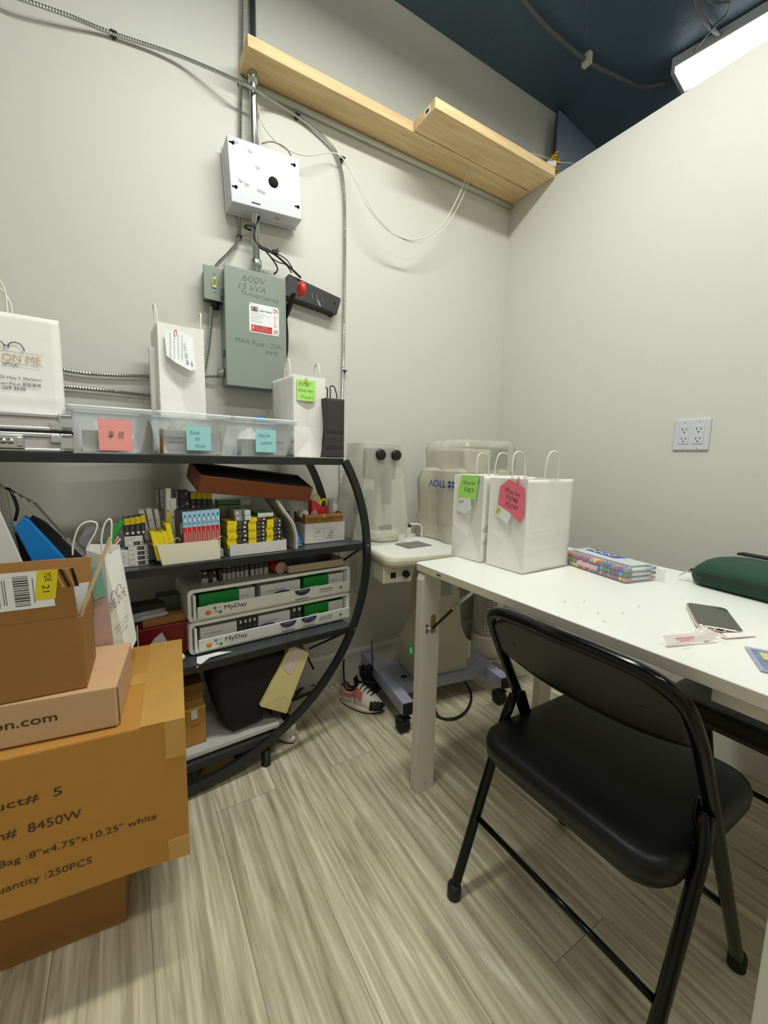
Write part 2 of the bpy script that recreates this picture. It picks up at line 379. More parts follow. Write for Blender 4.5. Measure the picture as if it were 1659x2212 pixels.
def ceil_lamp(loc, rz, L, Wd, e, label, upl=0.30):
    t = thing('room_or_fill_lamp', label, 'lamp', loc, rz)
    bx(-L/2, L/2, -Wd/2, Wd/2, .01, .06, M_encl).build('housing', t, bev=.004)
    for x in (-L*.35, L*.35): MB().tube([(x, 0, .06), (x, 0, ZC-loc[2])], .003, M_steel, curve=False, seg=6).build('hanging_rod', t)
    l = area((0, 0, .004), L, Wd, e); l.parent = t
    l = area((0, 0, .066), L, Wd, e*upl, rot=(PI, 0, 0)); l.parent = t  # extra upward light, added to brighten the dark ceiling
    return t
ceil_lamp((.66, .74, 2.74), 0, 1.2, .13, LAMP_E*.86, 'white ceiling lamp hanging over the rack side of the room')
ceil_lamp((.30, -.60, 2.74), 0, 1.2, .13, LAMP_E*.60, 'added fill lamp out of view over the camera side of the room')  # unseen fill lamp behind the camera, added to lift faces turned this way

# ------------------------------------------------------------------ planks on top of the back wall
ZB = 2.368
tag(bx(0, 1.366, -.13, 0, 0, .038, M_pine).build('wooden_plank', loc=(.405, YW-.004, ZB), bev=.002), 'long pine plank lying along the top of the back wall', 'plank')
pk = thing('wooden_plank', 'short pine plank with a sticker on its end beside the long plank', 'plank', (1.064, 1.556, ZB))
bx(0, .706, -.138, 0, 0, .038, M_pine).build('board', pk, bev=.002)
bx(-.0006, 0, -.105, -.07, .008, .030, M_sheet).build('sticker', pk)
bx(-.0010, 0, -.098, -.077, .013, .025, M_ink).build('sticker_print', pk)
g = at(1200, 350, y=1.50)
gm = MB()
random.seed(3)
for i in range(46):
    p = V((random.uniform(-.035, .035), random.uniform(-.03, .03), random.uniform(0, .125))); q = p+V((random.uniform(-.02, .02), random.uniform(-.02, .02), random.uniform(-.01, .02)))
    gm.lathe([(.001, -.008), (.009, -.003), (.010, .003), (.001, .009)], M_goldm, c=(p+q)/2, seg=7)
tag(gm.build('gold_foil_ornament', loc=(1.850, 1.50, 2.392)), 'crumpled shiny gold foil ornament on top of the right wall corner', 'ornament')
tag(bx(-.028, .014, -.014, .014, 0, .022, M_lwht).build('small_carton', loc=(1.760, 1.430, 2.4065), bev=.002, rz=-.5), 'small white carton at the right end of the short plank', 'carton')
q = [(0, 0, 0), (.46, -.06, 0), (.02, 0, .60)]
qa = at(1210, 238, y=1.632); qb = at(1288, 318, y=1.632)
tag(MB().prism([qa, qb, V((qb.x+.02, 1.632, 2.02)), V((qa.x-.01, 1.632, 2.02))], (0, .012, 0), mat('blue_grey_sheet', (120, 134, 150), .45)).build('hanging_sheet'), 'blue-grey pointed sheet standing behind the gold ornament', 'sheet')

# ------------------------------------------------------------------ cables
def armor(name, pts, label, group=None, r=.0062):
    mb = MB(); P = crom(pts, .0035); n = len(P)
    mb.tube(P, r, M_armor, seg=8, curve=False, rf=lambda i, n: r*(1.0 if i % 2 else .74), smooth=False)
    return tag(mb.build(name), label, 'cable', group)
def cl(pts, y): return [at(u, v, y=y) for u, v in pts]
YCb = YW-.013
P = [V((-1.49, 1.675, 2.05)), V((-.8, 1.67, 2.16)), at(0-70, -40, y=1.66), at(50, 0, y=1.655), at(150, 35, y=1.665), at(245, 73, y=YCb), at(390, 122, y=1.67), at(528, 182, y=1.62), at(580, 213, y=1.66), at(640, 250, y=YCb), at(700, 298, y=YCb), at(728, 335, y=YCb), at(742, 400, y=YCb), at(745, 500, y=YCb), at(743, 700, y=YCb), at(741, 800, y=YCb), at(737, 980, y=YCb), at(735, 1200, y=YCb)]
armor('armoured_cable', P, 'long armoured cable sagging from the upper left and down beside the black box')
armor('armoured_cable', [V((at(522, -30, y=1.68).x, 1.68, ZC)), at(522, -30, y=1.68), at(521, 120, y=1.68), at(519, 260, y=1.68), at(517, 450, y=YCb), at(515, 515, y=YCb), at(495, 545, y=1.67), at(470, 570, y=1.66), at(460, 587, y=1.65)], 'armoured cable beside the steel conduit curving down into the small switch')
armor('armoured_cable', [at(457, 662, y=1.66), at(455, 700, y=1.67), at(450, 750, y=1.672), at(441, 800, y=1.675), at(430, 850, y=1.675)], 'armoured cable hanging from the bottom of the small switch')
armor('armoured_cable', [V((-1.49, YCb, 1.33)), V((-.8, YCb, 1.34)), at(-60, 775, y=YCb), at(60, 786, y=YCb), at(130, 798, y=YCb), at(200, 808, y=YCb), at(300, 812, y=YCb), at(400, 813, y=YCb), at(482, 813, y=1.67)], 'upper level armoured cable running left from the big grey switch box')
armor('armoured_cable', [V((-1.49, YCb, 1.26)), V((-.8, YCb, 1.27)), at(-60, 822, y=YCb), at(60, 828, y=YCb), at(130, 834, y=YCb), at(250, 846, y=YCb), at(335, 855, y=YCb), at(430, 858, y=YCb)], 'lower armoured cable running left behind the plastic bins')
for k, (u, v) in enumerate(((245, 73), (640, 250), (738, 342), (516, 510), (742, 800))):
    p = at(u, v, y=YW-.004)
    mb = MB(); mb.box(-.009, .009, -.022, 0, -.006, -.002, M_darkm); mb.box(-.004, .004, -.012, 0, -.014, -.006, M_darkm)
    tag(mb.build('cable_clip', loc=(p.x, YW, p.z)), ('dark clip on the sagging cable at upper left', 'dark clip holding the cable just under the long plank', 'dark clip where the cable turns down the wall', 'dark clip on the cable left of the steel conduit', 'dark clip on the cable right of the black shopping bag')[k], 'clip', 'cable clips on the back wall')
# conduit
cp = thing('steel_conduit', 'shiny steel conduit pipe rising from the grey switch box past the plank', 'pipe', (.444, 1.650, 0))
MB().tube([(0, 0, 1.70), (0, 0, ZC)], .0135, M_steel, curve=False, seg=20).build('pipe', cp)
MB().lathe([(.019, 1.735), (.021, 1.74), (.021, 1.755), (.016, 1.76)], M_steel, seg=20).build('coupling', cp)
MB().lathe([(.0165, 2.33), (.0165, 2.385)], M_steel, seg=20).build('coupling', cp)
tag(MB().tube([at(544, -20, y=1.655), at(541, 90, y=1.655), at(544, 200, y=1.66), at(548, 300, y=1.66)], .0035, M_wwire, curve=True).build('wire'), 'white wire running up beside the steel conduit', 'wire')
for k, du in enumerate((0, 6, 10)):
    tag(MB().tube([at(547+du*.4, 190, y=1.675), at(549+du, 240, y=1.672), at(547+du*.7, 275, y=1.672), at(554+du*.5, 310, y=1.672), at(556+du*.4, 345, y=1.675)], .0018, M_cuwire, seg=6).build('wire'), ('left', 'middle', 'right')[k]+' one of three thin reddish wires going into the white enclosure', 'wire', 'reddish wires above the enclosure')
tag(MB().tube([at(551, 200, y=1.66), at(565, 262, y=1.66), at(592, 302, y=1.65), at(625, 325, y=1.64), at(665, 336, y=1.64), at(715, 330, y=1.655), at(740, 342, y=1.655), at(768, 390, y=1.62), at(800, 455, y=1.60), at(850, 505, y=1.6), at(905, 517, y=1.6), at(955, 485, y=1.6), at(992, 420, y=1.6), at(1012, 365, y=1.6), at(1017, 338, y=1.6)], .0024, M_wwire, seg=6).build('wire'), 'thin white wire looping across the back wall up to the short plank', 'wire')
tag(MB().tube([at(748, 352, y=1.65), at(775, 398, y=1.615), at(812, 465, y=1.605), at(862, 512, y=1.605), at(912, 522, y=1.605), at(962, 490, y=1.605), at(1000, 424, y=1.605), at(1018, 368, y=1.605), at(1024, 338, y=1.605)], .0018, M_wwire, seg=6).build('wire'), 'second thinner white wire hanging just below the looping one', 'wire')
tag(MB().tube([at(565, 310, y=1.62), at(588, 306, y=1.61), at(615, 318, y=1.61), at(628, 335, y=1.62), at(634, 362, y=1.64)], .0028, mat('grey_wire', (150, 148, 136), .5), seg=6).build('wire'), 'grey wire curling behind the top right of the white enclosure', 'wire')
tag(MB().tube([at(1150, 331, y=1.46), at(1175, 339, y=1.45), at(1205, 350, y=1.44), at(1236, 352, x=1.84)], .0014, M_wwire, seg=6).build('wire'), 'thin white wire over the right end of the short plank', 'wire')
# ceiling cable to lamp
tag(MB().tube([at(u, v, z=2.905) for u, v in ((1000, -190), (1095, -50), (1130, 0), (1165, 42), (1200, 76), (1265, 130), (1330, 165), (1385, 187), (1415, 184), (1440, 178))], .010, mat('dusty_cable', (96, 100, 104), .6, bump=.4), seg=8).build('cable'), 'dusty grey cable crossing the black ceiling to the lamp', 'cable')
tag(MB().tube([at(u, v, z=2.905) for u, v in ((1495, -20), (1505, 18), (1530, 55), (1560, 78), (1585, 90))], .008, MC['dusty_cable'], seg=8).build('cable'), 'grey cable curving on the ceiling above the lamp', 'cable')
tag(MB().tube([at(u, v, z=2.90) for u, v in ((1520, -10), (1545, 8), (1575, 5), (1570, 30), (1545, 55), (1500, 110))], .004, MC['dusty_cable'], seg=8).build('cable'), 'thin grey cable loop on the ceiling above the lamp', 'cable')
p = at(1268, 131, z=2.9); tag(MB().box(-.012, .012, -.02, .02, -.02, .028, M_wwire).build('cable_clip', loc=p, bev=.002), 'pale clip holding the dusty ceiling cable', 'clip')
for k, (u, v, l_) in enumerate(((1055, 92, .03), (1265, 15, .02), (1265, 68, .02))):
    p = at(u, v, z=2.90)
    tag(MB().tube([(0, 0, .03), (.004, 0, 0), (0, .003, -l_)], .0022, M_inkg, seg=5).build('ceiling_hook', loc=p), ('pale hook on the black ceiling nearest the back wall', 'upper pale hook on the black ceiling right of the cable', 'lower pale hook on the black ceiling right of the cable')[k], 'hook', 'hooks on the ceiling')

# ------------------------------------------------------------------ white enclosure
A = at(487, 283, y=1.60); B = at(640, 345, y=1.60); ZT, ZL = 2.115, 1.912; X0, X1 = .340, .592
en = thing('metal_enclosure', 'white square metal junction enclosure with a round hole on the conduit', 'electrical box', (X0+.012, 0, ZL-.006), R=(0, -.055, 0))
wE, hE = X1-X0, ZT-ZL
mb = bx(0, wE, 1.60, 1.672, 0, hE, M_encl); mb.build('body', en, bev=.0025)
bx(-.004, wE+.004, 1.6725, 1.680, -.004, hE+.004, M_encl).build('back_flange', en, bev=.002)
MB().lathe([(.0175, 1.5985), (.0175, 1.6005)], M_hole, c=(.150, 0, .098), axis='y').build('round_hole', en)
for x, z in ((.018, .182), (.018, .048), (.232, .176), (.238, .040)):
    mb = MB(); mb.lathe([(.0055, 1.5985), (.0055, 1.6005)], M_hole, c=(x, 0, z), axis='y', seg=14); mb.box(x-.013, x, 1.5985, 1.6, z-.002, z+.002, M_hole); mb.build('keyhole', en)
for x, z in ((.030, .190), (.075, .176), (.098, .132), (.056, .068), (.036, .074), (.098, .060), (.112, .058)):
    mb = MB(); mb.lathe([(.0075, 1.5990), (.0088, 1.6005)], M_encl, c=(x, 0, z), axis='y', seg=16); mb.lathe([(.0010, 1.5985), (.0010, 1.6)], M_hole, c=(x, 0, z), axis='y', seg=8); mb.build('knockout', en)
bx(.068, .098, 1.5985, 1.6, .012, .0145, M_hole).build('slot', en)
MB().lathe([(.009, -.0015), (.009, .001)], M_steel, c=(.17, 1.63, 0), seg=16).build('knockout', en)
mb = MB(); mb.tube([(-.002, 1.63, .03), (.001, 1.63, .03)], .010, M_encl, curve=False); mb.build('knockout', en)

# ------------------------------------------------------------------ big grey switch box
SX0, SX1, SZ0, SZ1, SYf = .320, .538, 1.295, 1.698, 1.600
sb = thing('fused_switch_box', 'tall grey metal switch box with a red and white label and side handle', 'switch box', (SX0, 0, SZ0))
sw, sh = SX1-SX0, SZ1-SZ0
bx(.004, sw-.004, SYf+.004, YW, .004, sh-.004, M_grey).build('cabinet', sb, bev=.002)
mb = bx(0, sw, SYf-.004, SYf+.002, 0, sh, M_grey); mb.box(0, sw, SYf+.002, SYf+.014, -.002, .004, M_greyd); mb.build('door', sb, bev=.003)
bx(-.006, .004, SYf+.02, SYf+.028, sh-.10, sh-.075, M_greyd).build('hinge', sb); bx(-.006, .004, SYf+.02, SYf+.028, .10, .125, M_greyd).build('hinge', sb)
bx(sw-.004, sw+.006, SYf+.01, SYf+.022, .055, .085, M_chrome).build('latch', sb, bev=.002)
MB().lathe([(.010, -.020), (.013, -.016), (.013, -.006), (.017, -.004), (.017, .0)], M_steel, c=(0, 1.655, .052), axis='x').build('cable_connector', sb)
lb = bx(.082, .190, SYf-.0052, SYf-.0042, .207, .326, M_sheet).build('label_plate', sb)
lb.scale = (1, 1, .84); lb.location = (0, 0, .020)
yy = SYf-.0056
txt('ON', .017, M_red, lb, (.1685, yy, .300), height=.019, offset=.012); txt('OFF', .017, M_red, lb, (.1685, yy, .212), height=.019, offset=.012)
mb = MB()
zc = .266
mb.prism([(.1767, yy, zc-.026), (.184, yy, zc-.016), (.180, yy, zc-.016), (.180, yy, zc+.016), (.184, yy, zc+.016), (.1767, yy, zc+.026), (.1695, yy, zc+.016), (.1735, yy, zc+.016), (.1735, yy, zc-.016), (.1695, yy, zc-.016)], (0, .0003, 0), M_red)
mb.prism([(.1767, yy-.0002, zc-.0235), (.1815, yy-.0002, zc-.017), (.179, yy-.0002, zc-.017), (.179, yy-.0002, zc+.017), (.1815, yy-.0002, zc+.017), (.1767, yy-.0002, zc+.0235), (.172, yy-.0002, zc+.017), (.1745, yy-.0002, zc+.017), (.1745, yy-.0002, zc-.017), (.172, yy-.0002, zc-.017)], (0, .0003, 0), M_sheet)
mb.build('arrow_mark', lb)
mb = bx(.089, .114, yy, yy+.0003, .293, .314, M_red); mb.box(.091, .112, yy-.0002, yy, .295, .312, M_sheet); mb.box(.0925, .1105, yy-.0004, yy, .2965, .3105, M_ink)
for dx in (.097, .106): mb.lathe([(.0028, yy-.0007), (.0028, yy-.0003)], M_sheet, c=(dx, 0, .3035), axis='y', seg=12)
mb.build('emblem', lb)
txt('Cutler-Hammer', .046, M_ink, lb, (.118, yy, .297), height=.0085, offset=.008)
for k, (t_, w2) in enumerate((('Heavy Duty Safety Switch', .048), ('Interrupteur de securite service dur', .072), ('Cat No. 3HD361 Ser B', .045), ('Type 1 Enclosure', .032), ('Coffret type 1', .032), ('Horsepower rated 600V', .038), ('Maximum ratings see door', .038))):
    txt(t_, w2, M_inkg, lb, (.089, yy, (.2845, .2795, .2715, .2650, .2605, .2535, .2485)[k]), height=.0033)
rp = bx(.089, .164, yy, yy+.0003, .2115, .239, M_red).build('warning_panel', lb)
mb = MB(); mb.prism([(.0955, yy-.0002, .236), (.0925, yy-.0002, .2245), (.095, yy-.0002, .2245), (.0935, yy-.0002, .2145), (.0985, yy-.0002, .2275), (.0960, yy-.0002, .2275), (.0982, yy-.0002, .236)], (0, .0002, 0), M_sheet); mb.box(.128, .1287, yy-.0002, yy, .2115, .239, M_sheet); mb.build('warning_sign', rp)
for k in range(4):
    txt('Danger hazardous voltage' if k else 'DANGER', .024 if k else .014, M_sheet, rp, (.1015, yy-.0003, .2325-.0055*k), height=.0024)
    txt('Turn off before opening' if k else 'DANGER', .028 if k else .014, M_sheet, rp, (.132, yy-.0003, .2325-.0055*k), height=.0024)
for x, z in ((.085, .321), (.187, .323), (.085, .211), (.187, .212)): MB().lathe([(.0016, yy-.001), (.0016, yy+.0005)], M_darkm, c=(x, 0, z), axis='y', seg=8).build('rivet', lb)
yt = SYf-.0044
txt('600V', .082, M_pencil, sb, (.062, yt, .362), height=.022, shear=.15, name='handwriting', wavy=.0006)
txt('15 kVA', .095, M_pencil, sb, (.048, yt, .334), height=.020, shear=.2, name='handwriting', wavy=.0006)
txt('TRANSFORMER', .135, M_pencil, sb, (.055, yt, .316), xd=(1, 0, -.06), height=.013, shear=.1, name='handwriting', wavy=.0006)
txt('MAX Fuse - 20A', .165, M_pencil, sb, (.032, yt, .152), xd=(1, 0, -.03), height=.017, shear=.15, name='handwriting', wavy=.0006)
txt('PFS', .045, M_pencil, sb, (.140, yt, .124), height=.013, shear=.15, name='handwriting', wavy=.0006)
# side handle
mb = MB(); mb.prism([(.226, 1.640, .352), (.233, 1.640, .345), (.243, 1.640, .22), (.241, 1.640, .16), (.229, 1.640, .098), (.222, 1.640, .13), (.220, 1.640, .25)], (0, .02, 0), M_darkm); mb.build('handle', sb, bev=.003)
mb = MB(); mb.prism([(.228, 1.560, .345), (.246, 1.560, .350), (.240, 1.600, .30), (.222, 1.640, .24), (.220, 1.640, .29)], (0, .015, 0), M_darkm); mb.build('handle_arm', sb, bev=.003)
MB().lathe([(.001, -.003), (.011, -.004), (.013, -.012), (.024, -.009), (.027, -.003), (.027, .003), (.024, .009), (.012, .012), (.006, .011)], M_redp, c=(.262, 1.555, .362), axis='x', seg=28).build('red_knob', sb)

# small toggle switch
ts = thing('toggle_switch_box', 'small grey toggle light switch box left of the big switch box', 'switch', (.262, 0, 1.585))
bx(.004, .062, 1.645, YW, .006, .108, M_greyd).build('box', ts, bev=.004)
bx(-.002, .068, 1.638, 1.6445, 0, .114, M_grey).build('cover_plate', ts, bev=.008, seg=3)
bx(.026, .040, 1.634, 1.6375, .042, .072, mat('ivory_toggle', (216, 206, 120), .4)).build('toggle_frame', ts, bev=.001)
MB().prism([(.029, 1.634, .050), (.037, 1.634, .050), (.037, 1.622, .066), (.029, 1.622, .066)], (0, .001, .006), MC['ivory_toggle']).build('toggle', ts, bev=.001)
for z in (.030, .088): MB().lathe([(.0028, 1.6365), (.0035, 1.638)], M_chrome, c=(.033, 0, z), axis='y', seg=12).build('screw', ts)
MB().lathe([(.013, -.024), (.013, -.008), (.016, -.006), (.016, 0)], M_darkm, c=(.04, 1.665, .004)).build('cable_connector', ts)
MB().lathe([(.012, 0), (.015, .004), (.015, .010), (.010, .014)], M_chrome, c=(.03, 1.665, .108)).build('cable_connector', ts)

# black tilted box
a = at(622, 592, y=1.655); b = at(735, 645, y=1.655)
ang = math.atan2(b.z-a.z, b.x-a.x); L_ = (b-a).length
bb = thing('black_transformer_box', 'black tilted plastic box fixed to the wall behind the red knob', 'electrical box', (a.x, 1.648, a.z), R=(0, -ang, 0))
mb = MB(); pf = [(0, 0, 0), (L_, 0, 0), (L_+.002, 0, -.012), (L_-.004, 0, -.068), (L_-.020, 0, -.078), (L_-.024, 0, -.070), (L_-.055, 0, -.072), (.0, 0, -.085)]
mb.prism(pf, (0, .046, 0), mat('black_abs_plastic', (46, 46, 48), .5, var=.15, vscale=25)); mb.build('housing', bb, bev=.004)
for x, l2 in ((.10, .022), (.12, .014), (.145, .01)): MB().prism([(x, -.0006, -.030), (x+.003, -.0006, -.030), (x+.006+l2*.3, -.0006, -.030-l2), (x+.003+l2*.3, -.0006, -.030-l2)], (0, .0005, 0), M_inkg).build('scratch', bb)
MB().prism([(.128, -.0008, -.048), (.131, -.0008, -.047), (.148, -.0008, -.066), (.145, -.0008, -.067)], (0, .0006, 0), M_lwht).build('scratch', bb)
MB().lathe([(.004, -.002), (.004, .001)], M_rubber, c=(L_-.022, 0, -.030), axis='y', seg=12).build('screw', bb)

# black wire bundle
yb = 1.640
wb = thing('wire_bundle', 'black wires tied to the conduit, fanning down to the black tilted box', 'wire', (0, 0, 0))
def wp(l, y=yb): return [at(u, v, y=y) for u, v in l]
for pts, r in (([(560, 468), (552, 490), (549, 512), (562, 535), (590, 547), (620, 572), (650, 600)], .0042), ([(556, 470), (549, 500), (552, 520), (572, 540), (592, 565), (600, 582), (592, 592)], .0032), ([(548, 500), (552, 525), (556, 550), (552, 565), (553, 580)], .0022), ([(560, 530), (592, 545), (618, 560), (632, 580)], .0022), ([(585, 555), (600, 566), (618, 572), (630, 590)], .0022)):
    MB().tube(wp(pts), r, M_cable, seg=8).build('wire', wb)
p = at(541, 492, y=1.65); MB().tube([(p.x+.019*math.cos(t), 1.65+.019*math.sin(t), p.z+.002*math.sin(t)) for t in [k*PI/8 for k in range(17)]], .0035, M_rubber, seg=6).build('tape_wrap', wb)
p = at(594, 545, y=yb); mb = MB(); mb.box(-.010, .010, -.008, .008, -.006, .006, M_rubber)
for dx, dz in ((.012, .010), (.008, .014), (.016, .004)): mb.tube([(0, -.004, 0), (dx, -.008, dz)], .0012, M_rubber, curve=False, seg=5)
o = mb.build('cable_tie', wb, loc=p)

# ------------------------------------------------------------------ outlet plate on the right wall
p = at(1494, 939, x=XW-.003)
ol = thing('double_outlet_plate', 'white wall plate with two pairs of power sockets on the right wall', 'outlet', (XW, p.y, p.z), -PI/2)
# local: x runs toward camera-right (-Y), y local points into wall
bx(-.058, .058, -.0065, -.0002, -.057, .057, M_encl).build('plate', ol, bev=.003, seg=2)
for cx in (-.023, .023):
    s_ = bx(cx-.0165, cx+.0165, -.0085, -.0066, -.0335, .0335, M_encl).build('socket', ol, bev=.0012)
    mb = MB()
    for cz in (.017, -.017):
        mb.box(cx-.0075, cx-.0055, -.0090, -.0086, cz-.001, cz+.008, M_hole); mb.box(cx+.0055, cx+.0075, -.0090, -.0086, cz, cz+.0075, M_hole)
        mb.lathe([(.0025, -.0090), (.0025, -.0086)], M_hole, c=(cx, 0, cz-.0075), axis='y', seg=12)
    mb.build('socket_holes', s_)
    for cz in (.047, -.047): MB().lathe([(.0025, -.0078), (.003, -.0066)], M_alu, c=(cx, 0, cz), axis='y', seg=10).build('screw', ol)

# ------------------------------------------------------------------ rounded black rack
RZ = SA
rk = thing('curved_shelf_rack', 'black metal four tier rack with rounded bow ends against the back wall', 'shelf', SO, RZ)
SZL = [1.045, .735, .423, .108]; RC, RZ0, RR = -.262, .69, .668        # arc centre and radius
DEP = .30
def arc_pts(r, a0, a1, y, n=60, cx=RC): return [(cx+r*math.cos(math.radians(a0+(a1-a0)*k/n)), y, RZ0+r*math.sin(math.radians(a0+(a1-a0)*k/n))) for k in range(n+1)]
for i, z in enumerate(SZL):
    hw = math.sqrt(max(0, (RR-.012)**2-(z-RZ0)**2)); top = (i == 0)
    if i == 3: hw = .30
    sh_ = bx(RC-hw, RC+hw, .004, DEP-.004, z-.014, z, M_shelf).build('shelf_board', rk, bev=.001)
    mb = bx(RC-hw, RC+hw, 0, .0035, z-.022, z+.001, M_black); mb.box(RC-hw, RC+hw, DEP-.0035, DEP, z-.022, z+.001, M_black); mb.build('shelf_rail', rk, bev=.0008)
for y in (-.004, DEP-.004):
    mb = MB(); a0 = math.degrees(math.asin((SZL[0]-.002-RZ0)/RR))
    P = arc_pts(RR-.012, a0, -180-a0, y+.004, 90)
    mb.strip(P, (0, .030, 0) if False else (0, .018, 0), .026, M_black, curve=False)
    mb.build('bow_frame', rk, bev=.001)
    for z in SZL[1:3]:
        hw = math.sqrt(RR**2-(z-RZ0)**2)-.012
        for sg in (1, -1): MB().lathe([(.003, -.0065), (.0035, -.005)], M_steel, c=(RC+sg*hw, y if y < 0 else y+.02, z-.008), axis='y', seg=8).build('bolt', rk)
for sx in (0.0, -.52):
    for y in (.012, DEP-.016): MB().lathe([(.017, .0), (.017, .006), (.015, .008), (.015, .055)], M_black, c=(sx, y, 0), seg=16).build('foot', rk)
for (za, zb) in ((SZL[1], SZL[2]), (SZL[2], SZL[3])):
    ha = math.sqrt(RR**2-(za-RZ0)**2)-.03; hb = math.sqrt(RR**2-(zb-RZ0)**2)-.03
    if zb < .2: hb = .29
    for sg in (1, -1):
        MB().tube([(RC+sg*ha, DEP-.01, zb+.02), (RC+sg*(ha-.13), DEP-.005, za-.02)], .0045, M_black, curve=False, seg=8).build('brace', rk)
        MB().tube([(RC+sg*ha, .01, za-.02), (RC+sg*(ha-.02), DEP-.01, zb+.12)], .0045, M_black, curve=False, seg=8).build('brace', rk)
        MB().tube([(RC+sg*(ha-.01), DEP-.01, za-.02), (RC+sg*(ha-.16), .12, zb+.17)], .0045, M_black, curve=False, seg=8).build('brace', rk)

def sth(name, label, cat, s, o, z, rz=0, group=None, R=None):
    p = SL(s, o, z)
    return thing(name, label, cat, p, RZ+rz, group) if R is None else thing(name, label, cat, p, group=group, R=R)
EPS = .0012
T1 = SZL[0]+.0015; T2 = SZL[1]+.0015; T3 = SZL[2]+.0015; T4 = SZL[3]+.0015

# ---- paper bags
def bag(w, d, h, m, tall=.13, hr=.0023, hgap=.075, gus=.018, mc=None, lean=0, fold=.45, seedv=1, hx=None, hlean=0.0, hx2=None):
    """returns MB of body (open top, folded gussets) and two handle tubes; origin bottom front-left"""
    rn = random.Random(seedv)
    mb = MB(); t = .0
    def P(x, y, z):
        return V((x, y, z))
    gz = d/2
    nx, nz = 14, 26
    def face(y, sgn):
        vs = []
        for j in range(nz+1):
            for i in range(nx+1):
                x = w*i/nx; z = h*j/nz
                dy = 0
                if 0 < i < nx and j > 0:
                    dy = sgn*(.004*math.sin(PI*i/nx)*math.sin(PI*j/nz)) + .0010*math.sin(i*1.9+j*.7+seedv)*math.sin(j*.9+i*.4)
                jf = int(nz*fold); jg = int(nz*(d*.5/h))
                if i in (0, nx): dy = 0; jf = jg = -9
                if j == jf or j == jg: dy -= sgn*.0036
                if j == jf+1 or j == jg+1: dy += sgn*.0022
                if i == nx//2 and j < jg: dy -= sgn*.001
                vs.append(P(x, y+dy, z))
        fs = [(j*(nx+1)+i, j*(nx+1)+i+1, (j+1)*(nx+1)+i+1, (j+1)*(nx+1)+i) for j in range(nz) for i in range(nx)]
        mb.add(vs, fs, m, True)
    face(0, -1); face(d, 1)
    for x, sg in ((0, 1), (w, -1)):
        apex = (x+sg*.009, d/2, gz); A_ = (x, 0, 0); B_ = (x, d, 0); TA = (x, 0, h); TB = (x, d, h); TM = (x+sg*gus, d/2, h)
        mf = h*fold; MA = (x, 0, mf); MBp = (x, d, mf); MM = (x+sg*max(.014, gus*.6), d/2, mf)
        vs = [A_, B_, apex, TA, TB, TM, MA, MBp, MM]
        mb.add(vs, [(0, 1, 2), (0, 2, 8, 6), (6, 8, 5, 3), (2, 1, 7, 8), (8, 7, 4, 5)], m)
    mb.add([(0, 0, .001), (w, 0, .001), (w, d, .001), (0, d, .001)], [(0, 1, 2, 3)], m)
    hs = []
    cxs = (w/2,) if hx is None else (hx,)
    for k, y in enumerate((.003, d-.003)):
        cx = cxs[0] if (k == 0 or hx2 is None) else hx2; g2 = hgap/2; yo = hlean*(1 if k else -1)
        hb = MB(); hb.tube([(cx-g2, y, h-.035), (cx-g2, y, h+.01), (cx-g2+.002, y+yo*.3, h+tall*.55), (cx-g2*.62, y+yo*.8, h+tall*.92), (cx, y+yo, h+tall), (cx+g2*.62, y+yo*.8, h+tall*.92), (cx+g2-.002, y+yo*.3, h+tall*.55), (cx+g2, y, h+.01), (cx+g2, y, h-.035)], hr, mc or M_cord, seg=7, step=.006)
        hs.append(hb)
    return mb, hs
def put_bag(label, loc, rz, w, d, h, m=M_paper, cat='bag', group=None, R=None, **k):
    t = thing('paper_bag', label, cat, loc, rz, group, R=R)
    b_, hs = bag(w, d, h, m, **k)
    b_.build('bag_body', t, solid=.0006)
    for q in hs: q.build('handle', t)
    return t
def arc_logo(parent, cx, y, z, r, m, name='glasses_logo', xd=(1, 0, 0), nrm=(0, 1, 0)):
    xd = V(xd); nrm = V(nrm); mb = MB(); Z = V((0, 0, 1)); c = V((cx, y, z)) if not isinstance(cx, V) else cx
    for s_ in (-1, 1):
        P = [c+xd*(s_*r*1.25+r*math.cos(a))+Z*(r*math.sin(a)*.95) for a in [math.radians(8+164*k/14) for k in range(15)]]
        mb.strip(P, nrm*.0006, r*.13, m, curve=False)
        e = c+xd*(s_*r*2.25); mb.strip([e+Z*r*.15, e+xd*s_*r*.12-Z*r*.05, e+xd*s_*r*.10-Z*r*.42], nrm*.0006, r*.14, m, curve=False)
    mb.strip([c-xd*r*.27+Z*r*.15, c+Z*r*.30, c+xd*r*.27+Z*r*.15], nrm*.0006, r*.13, m, curve=False)
    for s_ in (-1, 1): mb.strip([c+xd*s_*r*.27+Z*r*.20, c+xd*s_*r*.24-Z*r*.25], nrm*.0006, r*.10, m, curve=False)
    return mb.build(name, parent)

